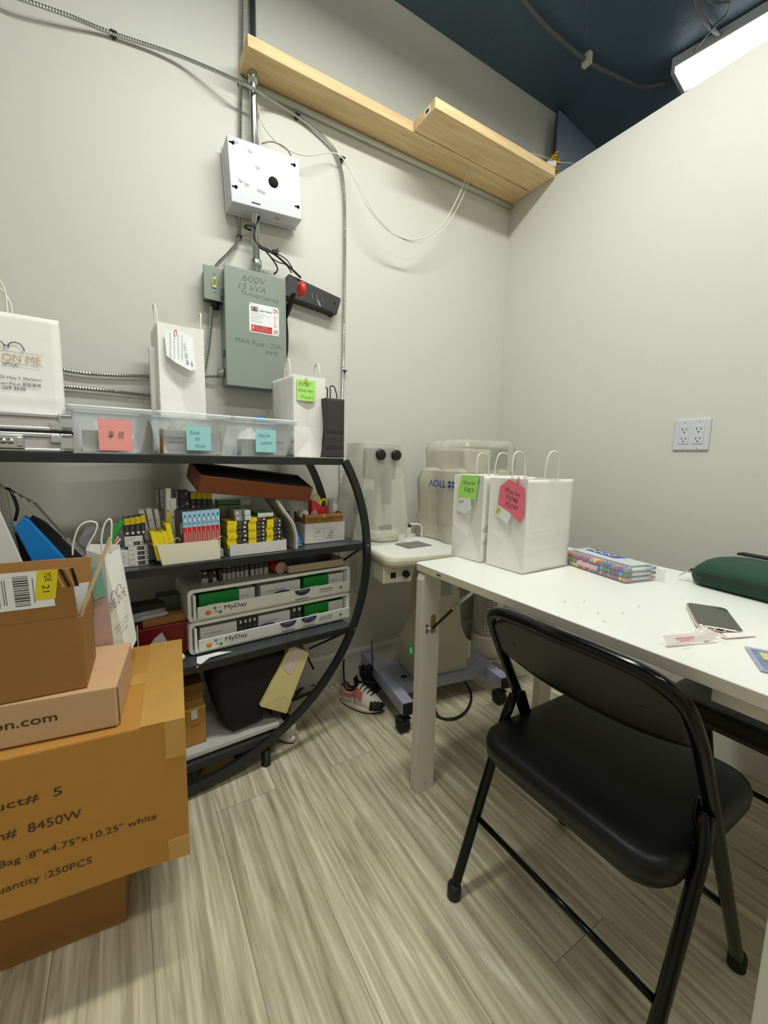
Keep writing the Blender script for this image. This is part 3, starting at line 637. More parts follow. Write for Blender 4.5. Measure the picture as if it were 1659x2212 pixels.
# big bag on the left of the top tier (stands behind the case)
Wb = .30; sR = -.487; sL_ = sR-.012-Wb
tb = put_bag('large white shopping bag with glasses logo behind the metal case at left', SL(sR-Wb+.004, .145, T1), RZ, Wb, .12, .338, tall=.10, hgap=.13, hx=.135, hlean=.012, seedv=3, fold=.36, gus=.02)
yb_ = -.0065
def bl(u, v):
    s_, z_ = SP(u, v, .145-.0065); return s_-(sR-Wb+.004), z_-T1
PXM = 1/((SP(100, 760, .14)[0]-SP(40, 760, .14)[0])/60)
cx_, cz_ = bl(14, 757); arc_logo(tb, cx_, yb_, cz_+.009, 15.5/PXM, M_ink)
x1_, z1_ = bl(89, 788); wt = .130
txt('EYES ON ME', wt, M_gold, tb, (x1_-wt, yb_, z1_), height=.0180, name='lettering', offset=-.004)
za_ = bl(92, 771)[1]; zb_ = bl(95, 792)[1]; xr = bl(93, 780)[0]
bx(xr-wt-.01, xr, yb_-.0004, yb_, za_+.003, za_+.0038, M_inkg).build('printed_line', tb)
bx(xr-.055, xr, yb_-.0004, yb_, zb_-.001, zb_-.0002, M_inkg).build('printed_line', tb)
xo, zo = bl(5, 789); txt('OPTICAL', 33/PXM, M_inkn, tb, (xo, yb_, zo), height=.0085)
for tx, u1, v1, wd, hh_ in (('8360-8255 Hwy 7, Markham', 91, 827, 124/PXM, .0095), ('(Markham Place) 鳳凰廣場', 89, 839, 112/PXM, .0100), ('T 437.269.3636', 56, 844, 84/PXM, .0085)):
    x_, z_ = bl(u1, v1); txt(tx, wd, M_inkn, tb, (x_-wd, yb_, z_), height=hh_, name='lettering')

# aluminium case
cs = sth('aluminium_case', 'silver aluminium carry case with chrome corner caps at the left of the top shelf', 'case', -.785, .008, T1)
CW = .312
M_hs = mat('grey_dimpled_panel', (196, 190, 188), .45, bump=.3, bscale=900)
for z0, z1 in ((.0, .046), (.050, .092)):
    pf = rrect(.10, z1-z0, .008, 3)
    mb = bx(.003, CW-.003, .003, .125, z0+.002, z1-.002, M_hs); mb.build('panel', cs)
    for za, zb in ((z0, z0+.010), (z1-.012, z1)):
        mb = bx(.0, CW, .0, .128, za, zb, M_alu); mb.build('frame_rail', cs, bev=.003)
    for za in (z0, z1-.015):
        mb = MB(); mb.box(CW-.022, CW+.003, -.003, .02, za, za+.015, M_chrome); mb.build('corner_cap', cs, bev=.004)
    bx(CW-.024, CW+.003, -.003, .02, z0, z1, M_alu).build('corner_strip', cs, bev=.004)
bx(0, CW+.004, .001, .127, .0462, .0498, M_rubber).build('gasket', cs)
for z in (.032, .062): bx(CW-.040, CW-.020, -.004, .001, z-.010, z+.010, M_chrome).build('bracket', cs, bev=.002)
lk = bx(CW-.150, CW-.088, -.005, .001, .006, .040, M_chrome).build('combination_lock', cs, bev=.003)
for k in range(3): MB().lathe([(.006, -.006), (.0065, 0), (.006, .006)], M_chrome, c=(CW-.138+k*.013, -.005, .024), axis='x', seg=14).build('number_wheel', lk)
bx(CW-.102, CW-.090, -.009, -.004, .012, .034, M_chrome).build('lock_slide', lk, bev=.002)
bx(CW-.160, CW-.128, -.008, .001, .052, .072, M_chrome).build('latch', cs, bev=.003)
MB().tube([(CW-.32, -.02, .045), (CW-.30, -.028, .040), (CW-.24, -.03, .040), (CW-.18, -.028, .048), (CW-.16, -.015, .062)], .005, M_rubber, seg=8).build('carry_handle', cs)

# plastic bins
def bin_(label, s0, s1, o, h=.114, note=None, lines=(), nx=(0, 0, 0, 0), nm=None):
    t = sth('plastic_bin', label, 'bin', s0, o, T1)
    W = s1-s0; D = .19
    def ring(z, ins, r=.012): return [V((x+W/2, y+D/2, z)) for x, y in rrect(W-2*ins, D-2*ins, r)]
    mb = MB(); mb.loft([ring(0, .026), ring(.012, .021), ring(h-.012, .005), ring(h-.012, -.002), ring(h, -.003), ring(h, .0005), ring(h-.011, .006), ring(.013, .0225), ring(.002, .027)], M_clearp, caps=False)
    mb.add(ring(.001, .026), [tuple(range(len(ring(0, .026))))], M_clearp)
    mb.build('bin_body', t)
    mb = MB(); mb.loft([ring(h, -.004), ring(h+.004, -.004), ring(h+.004, .010), ring(h+.001, .012)], mat('milky_plastic_rim', (236, 240, 244), .2, alpha=.7), caps=False); mb.build('bin_rim', t)
    return t, W, D
def sticky(parent, x0, x1, z0, z1, y, m, lines, tilt=.0, name='sticky_note'):
    n_ = MB(); n_.prism([(x0, y, z0), (x1, y, z0), (x1, y+.001, z1), (x0, y+.001, z1)], (0, -.0004, 0), m); n_ = n_.build(name, parent)
    for (tx, fx, fw, fz, fh) in lines:
        txt(tx, (x1-x0)*fw, M_pencil, n_, (x0+(x1-x0)*fx, y-.0007, z0+(z1-z0)*fz), height=(z1-z0)*fh, shear=.25, name='handwriting', wavy=.0006, xd=(1, 0, .02))
    return n_
b1, W, D = bin_('frosted plastic bin with coral sticky note, first from the left', -.478, -.297, .015)
sticky(b1, .060, .134, .008, .088, .0035, M_rnote, (('等  鏡', .28, .48, .38, .24),))
b2, W, D = bin_('frosted plastic bin with aqua note on a barcoded carton, middle of three bins', -.286, -.090, .012)
sticky(b2, .073, .139, .014, .082, .004, M_bnote, (('Frame', .15, .38, .66, .15), ('to', .36, .16, .42, .12), ('Followed', .34, .42, .12, .14)))
b3, W, D = bin_('frosted plastic bin with aqua hold note, right of the other bins', -.084, .122, .012)
sticky(b3, .068, .134, .014, .084, .004, M_bnote, (('Hold for', .14, .60, .66, .15), ('customer', .25, .56, .34, .13)))
# contents
random.seed(11)
def content(t_s, o, z, w, d, h, m, name, label, cat, rz=0, extra=None, bev=.001, group=None):
    t = sth(name, label, cat, t_s, o, z, rz, group)
    o_ = bx(0, w, 0, d, 0, h, m).build('carton', t, bev=bev)
    return t
c1 = content(-.268, .036, T1+.0035, .152, .05, .066, M_lwht, 'parcel_carton', 'white barcoded carton with brown edges inside the middle bin', 'carton')
bx(-.0025, 0, 0, .05, 0, .068, M_card).build('flap', c1); bx(.152, .1545, 0, .05, 0, .068, M_card).build('flap', c1)
mb = MB()
for r_, zz in enumerate((.040, .029)):
    x = .010
    while x < .05: ww = random.choice((.0008, .0014, .002)); mb.box(x, x+ww, -.0005, -.0001, zz, zz+.007, M_ink); x += ww+random.choice((.0008, .0014))
mb.build('barcode', c1); txt('EYEWEAR', .03, M_inkg, c1, (.1, -.0005, .05))
txt('~~-.-~~-~..~~', .13, M_ink, c1, (.01, -.0005, .006), height=.004)
bx(.088, .091, -.0006, -.0001, 0, .014, M_red).build('red_mark', c1)
c2 = content(-.052, .036, T1+.0035, .142, .05, .050, M_lwht, 'parcel_carton', 'white optical carton inside the right bin', 'carton')
txt('OPTICAL', .034, M_inkg, c2, (.104, -.0005, .039), height=.008)
mb = MB()
for x in (.008, .034, .128): mb.box(x, x+.0006, -.0005, -.0001, .006, .046, M_inkg)
for z in (.006, .026, .046): mb.box(.008, .034, -.0005, -.0001, z, z+.0006, M_inkg); mb.box(.110, .137, -.0005, -.0001, z-.004, z-.0034, M_inkg)
mb.build('printed_grid', c2)
def crumple(w, d, h, m, seed, n=8, name='x'):
    rn = random.Random(seed); mb = MB(); vs = []
    for j in range(n+1):
        for i in range(n+1):
            u, v_ = i/n, j/n
            z = h*math.sin(PI*u)**.5*math.sin(PI*v_)**.5*(.7+.5*rn.random()) if 0 < i < n and 0 < j < n else 0
            vs.append((w*u+rn.uniform(-.1, .1)*w/n, d*v_+rn.uniform(-.1, .1)*d/n, z))
    mb.add(vs, [(j*(n+1)+i, j*(n+1)+i+1, (j+1)*(n+1)+i+1, (j+1)*(n+1)+i) for j in range(n) for i in range(n)], m, False)
    mb.add([(0, 0, 0), (w, 0, 0), (w, d, 0), (0, d, 0)], [(3, 2, 1, 0)], m)
    return mb
def crum(label, s, o, z, w, d, h, m, seed, name='crumpled_plastic_bag', cat='bag', rz=0, group=None):
    o_ = crumple(w, d, h, m, seed).build(name); o_.location = SL(s, o, z); o_.rotation_euler = (0, 0, RZ+rz); return tag(o_, label, cat, group)
crum('crumpled white plastic wrap in the coral note bin', -.455, .04, T1+.0035, .135, .11, .085, M_sheet, 5)
content(-.452, .036, T1+.0035, .05, .003, .055, M_lwht, 'folded_paper', 'pale folded paper at the front left of the coral note bin', 'paper')
crum('white folded receipt above the carton in the right bin', -.052, .09, T1+.0035, .12, .07, .085, M_sheet, 9, 'folded_receipt', 'paper')
crum('greenish plastic sleeve behind the carton in the middle bin', -.268, .09, T1+.0035, .15, .08, .095, mat('pale_green_sleeve', (176, 190, 176), .4), 12, 'plastic_sleeve', 'sleeve')

# white bag with a receipt behind the middle bin and its neighbour
DB = .132
tbB = put_bag('tall white paper bag with a clipped receipt behind the middle bin', SL(-.1135, .207, T1), RZ+PI/2, .135, DB, .400, tall=.058, hgap=.040, seedv=6, hlean=.004, fold=.42, gus=.008, hx=.040)
rc = MB(); rc.prism([(.018, -.004, .365), (.054, -.004, .385), (.098, -.005, .368), (.104, -.012, .270), (.085, -.020, .264), (.042, -.020, .283), (.020, -.014, .300)], (0, -.0005, 0), M_sheet); rc = rc.build('receipt', tbB)
rc.location = (0, DB, 0); rc.rotation_euler = (0, 0, -PI/2)
mb = MB()
for k in range(4): x = .030+k*.011; mb.prism([(x, -.0215, .292), (x+.0008, -.0215, .292), (x+.0048, -.0062, .372), (x+.004, -.0062, .372)], (0, -.0003, 0), M_inkg)
mb.build('ruled_lines', rc)
txt('EYES ON ME', .070, M_ink, rc, (.078, -.0075, .345), xd=(.12, -.16, -1), yd=(1, 0, .15), height=.008)
txt('EYES ON ME', .066, M_inkg, rc, (.068, -.0085, .345), xd=(.10, -.16, -1), yd=(1, 0, .15), height=.008)
def clip(parent, x, y, z, m, rx=0):
    MB().tube([(x, y, z-.012), (x+.002, y-.001, z+.006), (x+.005, y, z+.010), (x+.008, y, z+.006), (x+.006, y, z-.010), (x+.003, y, z-.013), (x+.001, y-.001, z-.006)], .0009, m, seg=5, step=.003).build('paper_clip', parent)
clip(rc, .045, -.0065, .374, M_redp)
put_bag('flattened white paper bag peeking out left of the tall receipt bag', SL(-.262, .262, T1), RZ, .05, .018, .335, tall=.0001, hgap=.02, seedv=8, gus=.003)

# white bag with green note
GD = .120
tc = put_bag('white paper bag with lime sticky note beside the small black bag', SL(.262, .085, T1), RZ+PI/2, .195, GD, .277, tall=.058, hgap=.045, hx=.060, hlean=.0, seedv=4, gus=.006, fold=.38)
nt_ = MB().prism([(-.0016, GD-.010, .192), (-.0016, GD-.080, .192), (-.0016, GD-.080, .262), (-.0016, GD-.010, .262)], (-.0004, 0, 0), M_gnote).build('sticky_note', tc)
for tx, x, z, wd, hh in (('F3787', .018, .240, .045, .013), ('(Order New', .014, .219, .058, .012), ('Frame )', .026, .198, .045, .011)):
    txt(tx, wd, M_ink, nt_, (-.0024, GD-x, z), xd=(0, -1, 0), height=hh, shear=.25, name='handwriting', wavy=.0006)
MB().tube([(-.003, GD-.040, .250), (-.003, GD-.042, .266), (-.003, GD-.046, .268), (-.003, GD-.048, .262), (-.003, GD-.046, .248)], .0009, M_redp, seg=5, step=.003).build('paper_clip', nt_)
lg = MB(); lg.box(.020, .125, GD+.0062, GD+.0066, .0905, .0912, M_inkg); lg.box(.020, .125, GD+.0062, GD+.0066, .062, .0626, M_inkg); lg = lg.build('printed_lines', tc)
arc_logo(lg, V((.072, GD+.0066, .102)), 0, 0, .016, M_ink, xd=(-1, 0, 0), nrm=(0, 1, 0))
txt('EYES ON ME', .098, M_inkg, lg, (.120, GD+.0068, .066), xd=(-1, 0, 0), height=.020)

# black bag
tk = put_bag('small black paper bag at the right end of the top shelf', SL(.243, .042, T1), RZ, .072, .075, .205, m=mat('black_kraft_paper', (50, 47, 46), .6, bump=.08, bscale=20), mc=M_rubber, tall=.045, hgap=.026, hx=.030, hlean=-.012, hr=.0022, seedv=2, gus=.004)
bl = sth('blue_box', 'small blue box with a bent flap behind the right bin', 'box', .062, .23, T1)
bx(0, .05, 0, .04, 0, .135, M_blue).build('carton', bl, bev=.001)
MB().prism([(-.008, -.002, .125), (.03, -.003, .128), (.04, .03, .145), (.005, .03, .142)], (0, 0, .0012), M_blue).build('flap', bl)
content(.045, .21, T1, .05, .06, .118, M_card3, 'small_box', 'dark brown box behind the right bin, under the blue flap', 'box')
o_ = MB().prism([(0, 0, 0), (.20, -.01, 0), (.20, .12, .0), (0, .12, 0)], (0, 0, .0012), M_film).build('clear_sheet'); o_.location = SL(.155, -.004, SZL[0]+.0012); o_.rotation_euler = (0, 0, RZ); 
tag(o_, 'clear plastic sheet sticking out under the black bag at the shelf end', 'sheet')
for ob in (tc, tk):
    ob.location.z += .0018

# ------------------------------------------------------------------ contact lens boxes on tier two
def facepat(mb, w, h, pats, y=-.0004):
    for i_, (x0, x1, z0, z1, m) in enumerate(pats): mb.box(x0*w, x1*w, y-.00012*i_, 0, z0*h, z1*h, m)
def lens(name, w, h, d, body, pats, sides=()):
    mb = bx(0, w, 0, d, 0, h, body); facepat(mb, w, h, pats)
    for x0, x1, z0, z1, m in sides: mb.box(-.0004, 0, x0*d, x1*d, z0*h, z1*h, m)
    return mb
tiny = [(.47, .50, .25, .75, M_lgry), (.55, .68, .55, .68, M_lgry), (.55, .72, .30, .40, M_lgry)]
PAT = {
 'yb': [(0, .45, 0, 1, M_yel), (.45, 1, 0, 1, M_lblk), (.80, .92, .3, .75, M_lwht), (.08, .36, .3, .36, M_yel2), (.08, .30, .6, .66, M_yel2), (.50, .52, .2, .8, M_lgry), (.56, .70, .55, .65, M_lgry), (.56, .66, .3, .38, M_lgry)],
 'gb': [(0, .42, 0, 1, M_lgry), (.42, .62, 0, 1, M_greyd), (.62, 1, .08, .94, M_lwht), (.70, .92, .55, .66, M_lblu), (.70, .88, .3, .4, M_lblu), (.1, .24, .3, .7, M_lwht)],
 'wb': [(0, 1, 0, 1, M_lwht), (.45, .98, .15, .9, M_lblk), (.82, .93, .25, .8, M_lwht), (.5, .52, .3, .75, M_lgry), (.56, .74, .55, .62, M_lgry), (.56, .68, .35, .42, M_lgry), (.06, .3, .3, .36, M_lgry)],
 'rb': [(0, 1, 0, .62, M_red), (0, 1, .62, 1, M_lblu), (.04, .96, .995, 1.0, M_lwht), (.45, .75, .86, .92, M_navy), (.45, .75, .77, .81, M_sheet), (.45, .72, .69, .73, M_inkg), (.15, .22, .66, .86, M_navy), (.30, .36, .10, .52, M_lwht), (.50, .54, .22, .50, M_lwht), (.64, .68, .08, .45, M_lwht), (.90, 1.0, 0, .62, M_lwht)],
 'yk': [(0, 1, .62, 1, M_yel), (0, 1, 0, .62, M_lblk), (.22, .78, .06, .20, M_lwht), (.2, .3, .68, .92, M_yel2), (.45, .52, .28, .56, M_lgry), (.30, .35, .28, .5, M_lgry)],
 'ye': [(0, 1, 0, 1, M_yel), (.3, .36, .1, .9, M_yel2)],
 'bk': [(0, 1, 0, 1, M_lblk), (.6, .86, .45, .72, M_lgry), (.1, .4, .3, .36, M_lgry)],
 'gw': [(0, 1, 0, 1, M_lwht), (.2, .7, .3, .36, M_green)],
 'gg': [(0, 1, 0, 1, M_green), (.2, .6, .4, .46, M_lwht)],
 'wg': [(0, 1, 0, 1, M_lwht), (.1, .6, .62, .66, M_lgry), (.1, .5, .3, .36, M_lgry)],
 'bw': [(0, 1, 0, 1, M_lblk), (.0, 1, 0, .42, M_lwht), (.3, .75, .78, .94, M_lwht), (.25, .8, .5, .62, M_greyd)],
}
BODY = {'yb': M_yel2, 'gb': M_lgry, 'wb': M_lgry, 'rb': M_greyd, 'yk': M_greyd, 'ye': M_yel2, 'bk': M_lblk, 'gw': M_green, 'gg': M_green, 'wg': M_lwht, 'bw': M_lgry}
MESH = {}
def lbx(kind, label, group, u0, u1, v0, v1, o, d=.06, tilt=0, z=None, plant=None, rz=0, name='contact_lens_box'):
    """box whose front face spans pixel columns u0..u1 and rows v0 (top)..v1 (bottom) at depth o on the rack"""
    s0, _ = SP(u0, (v0+v1)/2, o); s1, _ = SP(u1, (v0+v1)/2, o); _, zt = SP((u0+u1)/2, v0, o); _, zb = SP((u0+u1)/2, v1, o)
    if z is not None: zt, zb = z+(zt-zb), z
    if plant is not None: zb = plant
    w_, h_ = s1-s0, zt-zb
    key = (kind, round(w_, 4), round(h_, 4), d)
    mb = lens(name, w_, h_, d, BODY[kind], PAT[kind])
    ob = mb.build(name); ob.location = SL(s0, o, zb); ob.rotation_euler = (0, tilt, RZ+rz)
    tag(ob, label, 'box', group); return ob, zt
# shelf tray one: cream tray
def tray(label, w, h, d, s, o, m, name='card_tray', z=T2, lip=0, sl=.0):
    t = sth(name, label, 'tray', s, o, z); k = .0016
    MB().prism([(0, 0, 0), (w, 0, 0), (w-sl*.4, 0, h), (-sl, 0, h)], (0, k, 0), m).build('front_panel', t)
    MB().prism([(0, d-k, 0), (w, d-k, 0), (w, d-k, h), (-sl, d-k, h)], (0, k, 0), m).build('back_panel', t)
    mb = MB().hexa([(0, k, 0), (k, k, 0), (k, d-k, 0), (0, d-k, 0)], [(-sl, k, h*1.02), (-sl+k, k, h*1.02), (-sl+k, d-k, h*1.05), (-sl, d-k, h*1.05)], m); mb.build('side_panel', t)
    bx(w-k, w, k, d-k, 0, h, m).build('side_panel', t); bx(k, w-k, k, d-k, 0, k, m).build('bottom_panel', t)
    return t
o1 = .018
s0, _ = SP(351, 1222, o1); s1, _ = SP(476, 1190, o1)
tray('cream cardboard tray holding the red and blue lens boxes', s1-s0, .059, .12, s0, o1, M_cream, sl=.012)
o2 = .030
s0b, _ = SP(497, 1195, o2); s1b, _ = SP(619, 1180, o2)
tray('white cardboard tray under the stacked yellow lens boxes', s1b-s0b, .036, .12, s0b, o2, M_lwht)
# red/blue
n = 8; ub0, ub1 = 395, 475.2
for k in range(n):
    u0 = ub0+(ub1-ub0)*k/n; u1 = ub0+(ub1-ub0)*(k+1)/n-.3
    lbx('rb', NTH[k]+' from the left of eight upright red and pale blue lens boxes', 'red and blue lens boxes in the cream tray', u0, u1, 1106-k*.9, 1183, o1+.006, d=.085, plant=T2+.028)
o_, _ = lbx('bk', 'dark plain lens box standing just left of the red ones', None, 384, 394.5, 1104, 1183, o1+.010, d=.08, plant=T2+.028)
content(SP(396, 1180, o1+.01)[0], o1+.01, T2+.003, .112, .08, .0235, M_lgry, 'lens_box_base_carton', 'flat grey carton under the red and blue lens boxes', 'carton')
# yellow plain, leaning in the tray
for k, (u0, u1, v0) in enumerate(((338, 350, 1150), (350.5, 361, 1151), (361.5, 372, 1147), (372.5, 383, 1131))):
    lbx('ye', NTH[k]+' from the left of four plain yellow lens boxes leaning in the cream tray', 'plain yellow lens boxes', u0, u1, v0, 1205, o1+.012, d=.085, tilt=-.16, plant=T2+.012)
lbx('ye', 'tall yellow lens box leaning left of the dark plain box', None, 376, 384, 1107, 1190, o1+.055, d=.05, tilt=-.14, plant=T2+.02)
# tray rubber bands
def band(label, pts): tag(MB().tube(pts, .0011, mat('rubber_band', (214, 196, 150), .6), seg=5).build('rubber_band'), label, 'rubber band', 'rubber bands round the lens boxes')
def spp(u, v, o): s_, z_ = SP(u, v, o); return SL(s_, o, z_)
band('pale rubber band around the red and blue lens boxes', [spp(392, 1186, o1+.004), spp(430, 1176, o1+.002), spp(476, 1160, o1+.004), spp(477, 1158, o1+.03)])
band('pale rubber band around the plain yellow lens boxes', [spp(322, 1172, o1+.04), spp(333, 1179, o1+.008), spp(345, 1180, o1+.006), spp(365, 1172, o1+.005), spp(385, 1161, o1+.008)])
# upright yellow and black row at the back
for k in range(4):
    u = (412, 424, 436, 447.5)[k]
    lbx('yk', NTH[k]+' from the left of four yellow topped boxes at the back above the red ones', 'yellow topped boxes in the back row', u, u+11, 1064, 1100, .125, d=.05)
content(SP(412, 1100, .125)[0], .125, T2, .078, .06, SP(430, 1100, .125)[1]-T2-.0006, M_lgry, 'grey_carton', 'grey carton at the back carrying four yellow topped boxes', 'carton')
for k, (u0, u1, v0, v1) in enumerate(((388, 407, 1059, 1078), (389, 410, 1079, 1101))):
    lbx('bk', ('upper', 'lower')[k]+' of two dark lens boxes left of the yellow topped back row', 'dark lens boxes at the back', u0, u1, v0, v1, .12, d=.05)
content(SP(389, 1101, .12)[0], .12, T2, .030, .05, SP(400, 1101.5, .12)[1]-T2-.0006, M_lgry, 'grey_carton', 'grey carton under the two dark lens boxes at the back', 'carton')
for k, (u0, u1, v0, v1, kd, o, tl, pz) in enumerate(((356, 366, 1055, 1140, 'wg', .075, .03, T2+.03), (367, 378, 1077, 1140, 'wg', .070, .03, T2+.03), (366, 387, 1059, 1080, 'gb', .15, 0, T2+.13), (336, 352, 1056, 1076, 'gb', .16, 0, T2+.14), (312, 324, 1101, 1150, 'wg', .10, -.16, T2+.06), (327, 339, 1099, 1150, 'wg', .105, -.14, T2+.06), (341, 350, 1100, 1150, 'wg', .11, -.10, T2+.06))):
    lbx(kd, ('tall slim white carton standing above the plain yellow boxes', 'shorter white carton right beside the tall slim one', 'grey carton left of the upper dark lens box', 'grey carton at the far left of the high back row', 'left leaning white carton behind the white stack', 'middle leaning white carton behind the white stack', 'right leaning white carton behind the white stack')[k], None, u0, u1, v0, v1, o, d=.03, tilt=tl, plant=pz, name='slim_carton')
for (u0, u1, o, h, lab) in ((356, 380, .072, .0285, 'flat grey carton under the slim white cartons'), (366, 388, .148, .128, 'grey carton block behind the slim white cartons'), (334, 353, .158, .138, 'grey carton block at the back left of the slim cartons'), (311, 350, .10, .0585, 'grey carton under the leaning white cartons')):
    sa_, _ = SP(u0, 1130, o); sb_, _ = SP(u1, 1130, o); content(sa_, o, T2, sb_-sa_, .035, h, M_lgry, 'grey_carton', lab, 'carton')
# left cluster
for k in range(4):
    u = (268.5, 280.5, 292.5, 304.5)[k]
    lbx('yk', NTH[k]+' from the left of four yellow topped boxes on the white stack', 'yellow topped boxes on the white stack', u, u+(11.5 if k < 3 else 9), (1120, 1118, 1116, 1113)[k], (1154, 1153, 1152, 1150)[k], .065, d=.045, plant=SP(290, 1156, .065)[1])
ox = .050
for k in range(4):
    lbx('wb', ORD[k]+' of the white and black lens boxes in the left stack', 'white and black lens boxes in the left stack', 279.5-k*.8, 321.5-k*.8, 1221-10.4*(k+1)+.3, 1221-10.4*k, ox+.002*k, d=.07, plant=T2 if k == 0 else None)
lbx('wb', 'wide white lens box lying across the left stack', None, 270, 310, 1169.3, 1179.2, ox+.010, d=.07)
lbx('wg', 'plain white lens box on top of the left stack, under four yellow topped boxes', None, 269, 308, 1158.5, 1168.8, ox+.012, d=.07)
lbx('wg', 'white barcode carton standing left of the white stack', None, 257.5, 278, 1187, 1222, .050, d=.06, z=T2, name='barcode_carton')
# yellow and black stacked lens boxes in the white tray (three columns)
cols = (('left', 488, 524, 535, 6, 1177, 9.8, o2+.010), ('middle', 537, 560, 574, 7, 1173, 8.8, o2+.014), ('right', 575.5, 590, 607, 6, 1166, 8.9, o2+.018))
topz = []
for ci, (nm, u0, um, u1, n, vb, dv, oo) in enumerate(cols):
    z = T2+.0250
    for k in range(n):
        j = random.Random(ci*9+k).uniform(-1.2, 1.2)
        _, zt = lbx('yb', (ORD[k] if k < n-1 else 'topmost')+' of the yellow and black lens boxes in the '+nm+' column', 'stacked yellow and black lens boxes, '+nm+' column', u0+j+(3 if ci == 0 else 0), u1+j, vb-dv*(k+1)+.4, vb-dv*k-.2, oo+.002*(k % 2), d=.075, z=z)
        z = zt+.0003
    topz.append(z)
sa_, _ = SP(499, 1190, o2+.008); content(sa_, o2+.008, T2+.0018, .170, .085, .0225, M_lgry, 'grey_carton', 'flat grey carton at the bottom of the white tray', 'carton')
z = topz[0]
for k in range(2):
    _, zt = lbx('gb', ('lower', 'upper')[k]+' of two grey lens boxes on top of the left yellow column', 'grey lens boxes on the yellow stack', 508-2*k, 542-k, 1107-k*13, 1118-k*13, o2+.012, d=.07, z=z); z = zt+.0004
lbx('gw', 'green lens box with white end on top of the yellow columns', None, 557, 590, 1100, 1108, o2+.02, d=.08, z=max(topz[1], topz[2])+.001)
lbx('gg', 'dark green lens box lying at the back of the yellow stacks', None, 471, 519, 1080, 1090, .14, d=.04)
lbx('wg', 'white lens box right of the dark green one at the back', None, 519.5, 541, 1080, 1090, .14, d=.04)
content(SP(471, 1090, .142)[0], .142, T2, .11, .045, SP(500, 1091, .14)[1]-T2-.0006, M_lgry, 'grey_carton', 'grey carton behind the yellow stacks carrying a green box', 'carton')
# bent magazine, blue packet
mg = thing('magazine', 'bent thick magazine standing right of the stacked yellow lens boxes', 'magazine', (0, 0, 0))
PP = [spp(585, 1078, .10), spp(600, 1100, .09), spp(618, 1125, .085), spp(626, 1155, .08), spp(626, 1180, .075)]
PP[-1].z = T2+.001
for k, (m_, dx) in enumerate(((M_lgry, 0), (M_lwht, .0035), (M_lgry, .007), (M_lgry, -.004))):
    mb = MB(); mb.strip([p+SD*dx for p in PP], SN*.10, .0028, m_); mb.build('pages' if k < 3 else 'cover', mg)
pk = sth('blue_plastic_packet', 'blue and clear plastic packet leaning against the white carton', 'packet', *(SP(640, 1172, .06)[0], .06, T2))
mb = MB(); mb.prism([(0, 0, 0), (.024, 0, 0), (.002, .01, .075), (-.030, .01, .085)], (0, .05, .0), mat('clear_blue_wrap', (150, 176, 196), .25, bump=.4, bscale=30)); mb.build('wrap', pk, bev=.004)
MB().prism([(.004, -.002, .012), (.022, -.002, .010), (.0, .008, .072), (-.024, .008, .082)], (0, .004, 0), M_blue).build('blue_panel', pk, bev=.001)
crum('grey-green plastic wrap behind the bent magazine', SP(596, 1170, .12)[0], .12, T2, .09, .08, .12, mat('grey_green_wrap', (110, 124, 116), .35, bump=.3), 21)
# white printed carton with brown tray inside
oo = .085; sa_, _ = SP(658, 1150, oo); sb_, _ = SP(743, 1145, oo)
wc = sth('printed_white_carton', 'white carton with an upside-down printed table at the right of the second shelf', 'carton', sa_, oo, T2, -.03)
WW = sb_-sa_; hh = .073; DD = .12
mb = bx(0, WW, 0, .0016, 0, hh, M_lwht); mb.box(0, .0016, 0, DD, 0, hh, M_lwht); mb.box(WW-.0016, WW, 0, DD, 0, hh, M_lwht); mb.box(0, WW, DD-.0016, DD, 0, hh, M_lwht); mb.box(0, WW, 0, DD, 0, .0016, M_lwht); mb.build('carton_body', wc)
mb = MB()
for x in (.035, .078, .118): mb.box(x, x+.0006, -.0004, 0, .012, .052, M_inkg)
for z in (.012, .024, .036, .052): mb.box(.035, .078 if z < .05 else .1186, -.0004, 0, z, z+.0006, M_inkg)
mb.build('printed_table', wc)
for tx, x, z, w_ in (('ITEM NO', .112, .019, .028), ('FRAME', .112, .027, .022), ('END', .112, .036, .014), ('QTY', .112, .046, .012), ('PCS', .060, .046, .015)):
    txt(tx, w_, M_ink, wc, (x, -.0006, z), xd=(-1, 0, 0), yd=(0, 0, -1), height=.0052)
bt = sth('brown_corrugated_tray', 'brown corrugated tray nested in the printed white carton', 'tray', sa_+.004, oo+.004, T2+.0022, -.03)
w2 = WW-.009
mb = bx(0, w2, 0, .003, 0, .103, M_card3); mb.box(0, .003, .003, .10, 0, .105, M_card3); mb.box(w2-.003, w2, .003, .10, 0, .105, M_card3); mb.box(0, w2, .10, .103, 0, .10, M_card3); mb.box(0, w2, 0, .10, 0, .002, M_card3); mb.build('tray_body', bt)
mb = MB()
for x0, x1 in ((.012, .05), (.068, .112)): mb.box(x0, x1, -.0005, 0, .078, .090, M_cardin)
mb.box(-.001, w2+.001, -.0035, -.0005, .092, .103, M_card); mb.box(.070, .078, -.0045, -.0034, .088, .104, M_card2); mb.build('tray_lip', bt)
hm = sth('red_meal_box', 'red meal box with yellow arch handles behind the printed white carton', 'box', *(SP(674, 1100, oo+.055)[0], oo+.055, T2+.0045), -.03)
MB().prism([(0, 0, 0), (.068, 0, 0), (.072, 0, .128), (.060, .0, .110), (.012, 0, .145), (0, 0, .148)], (0, .035, 0), M_redp).build('carton', hm, bev=.001)
for cx, zz in ((.020, .140), (.050, .124)):
    P = [(cx+.014*math.cos(a), .002, zz+.026*math.sin(a)) for a in [PI*k/12 for k in range(13)]]
    MB().strip(P, (0, .003, 0), .006, M_yel, curve=False).build('arch_handle', hm)
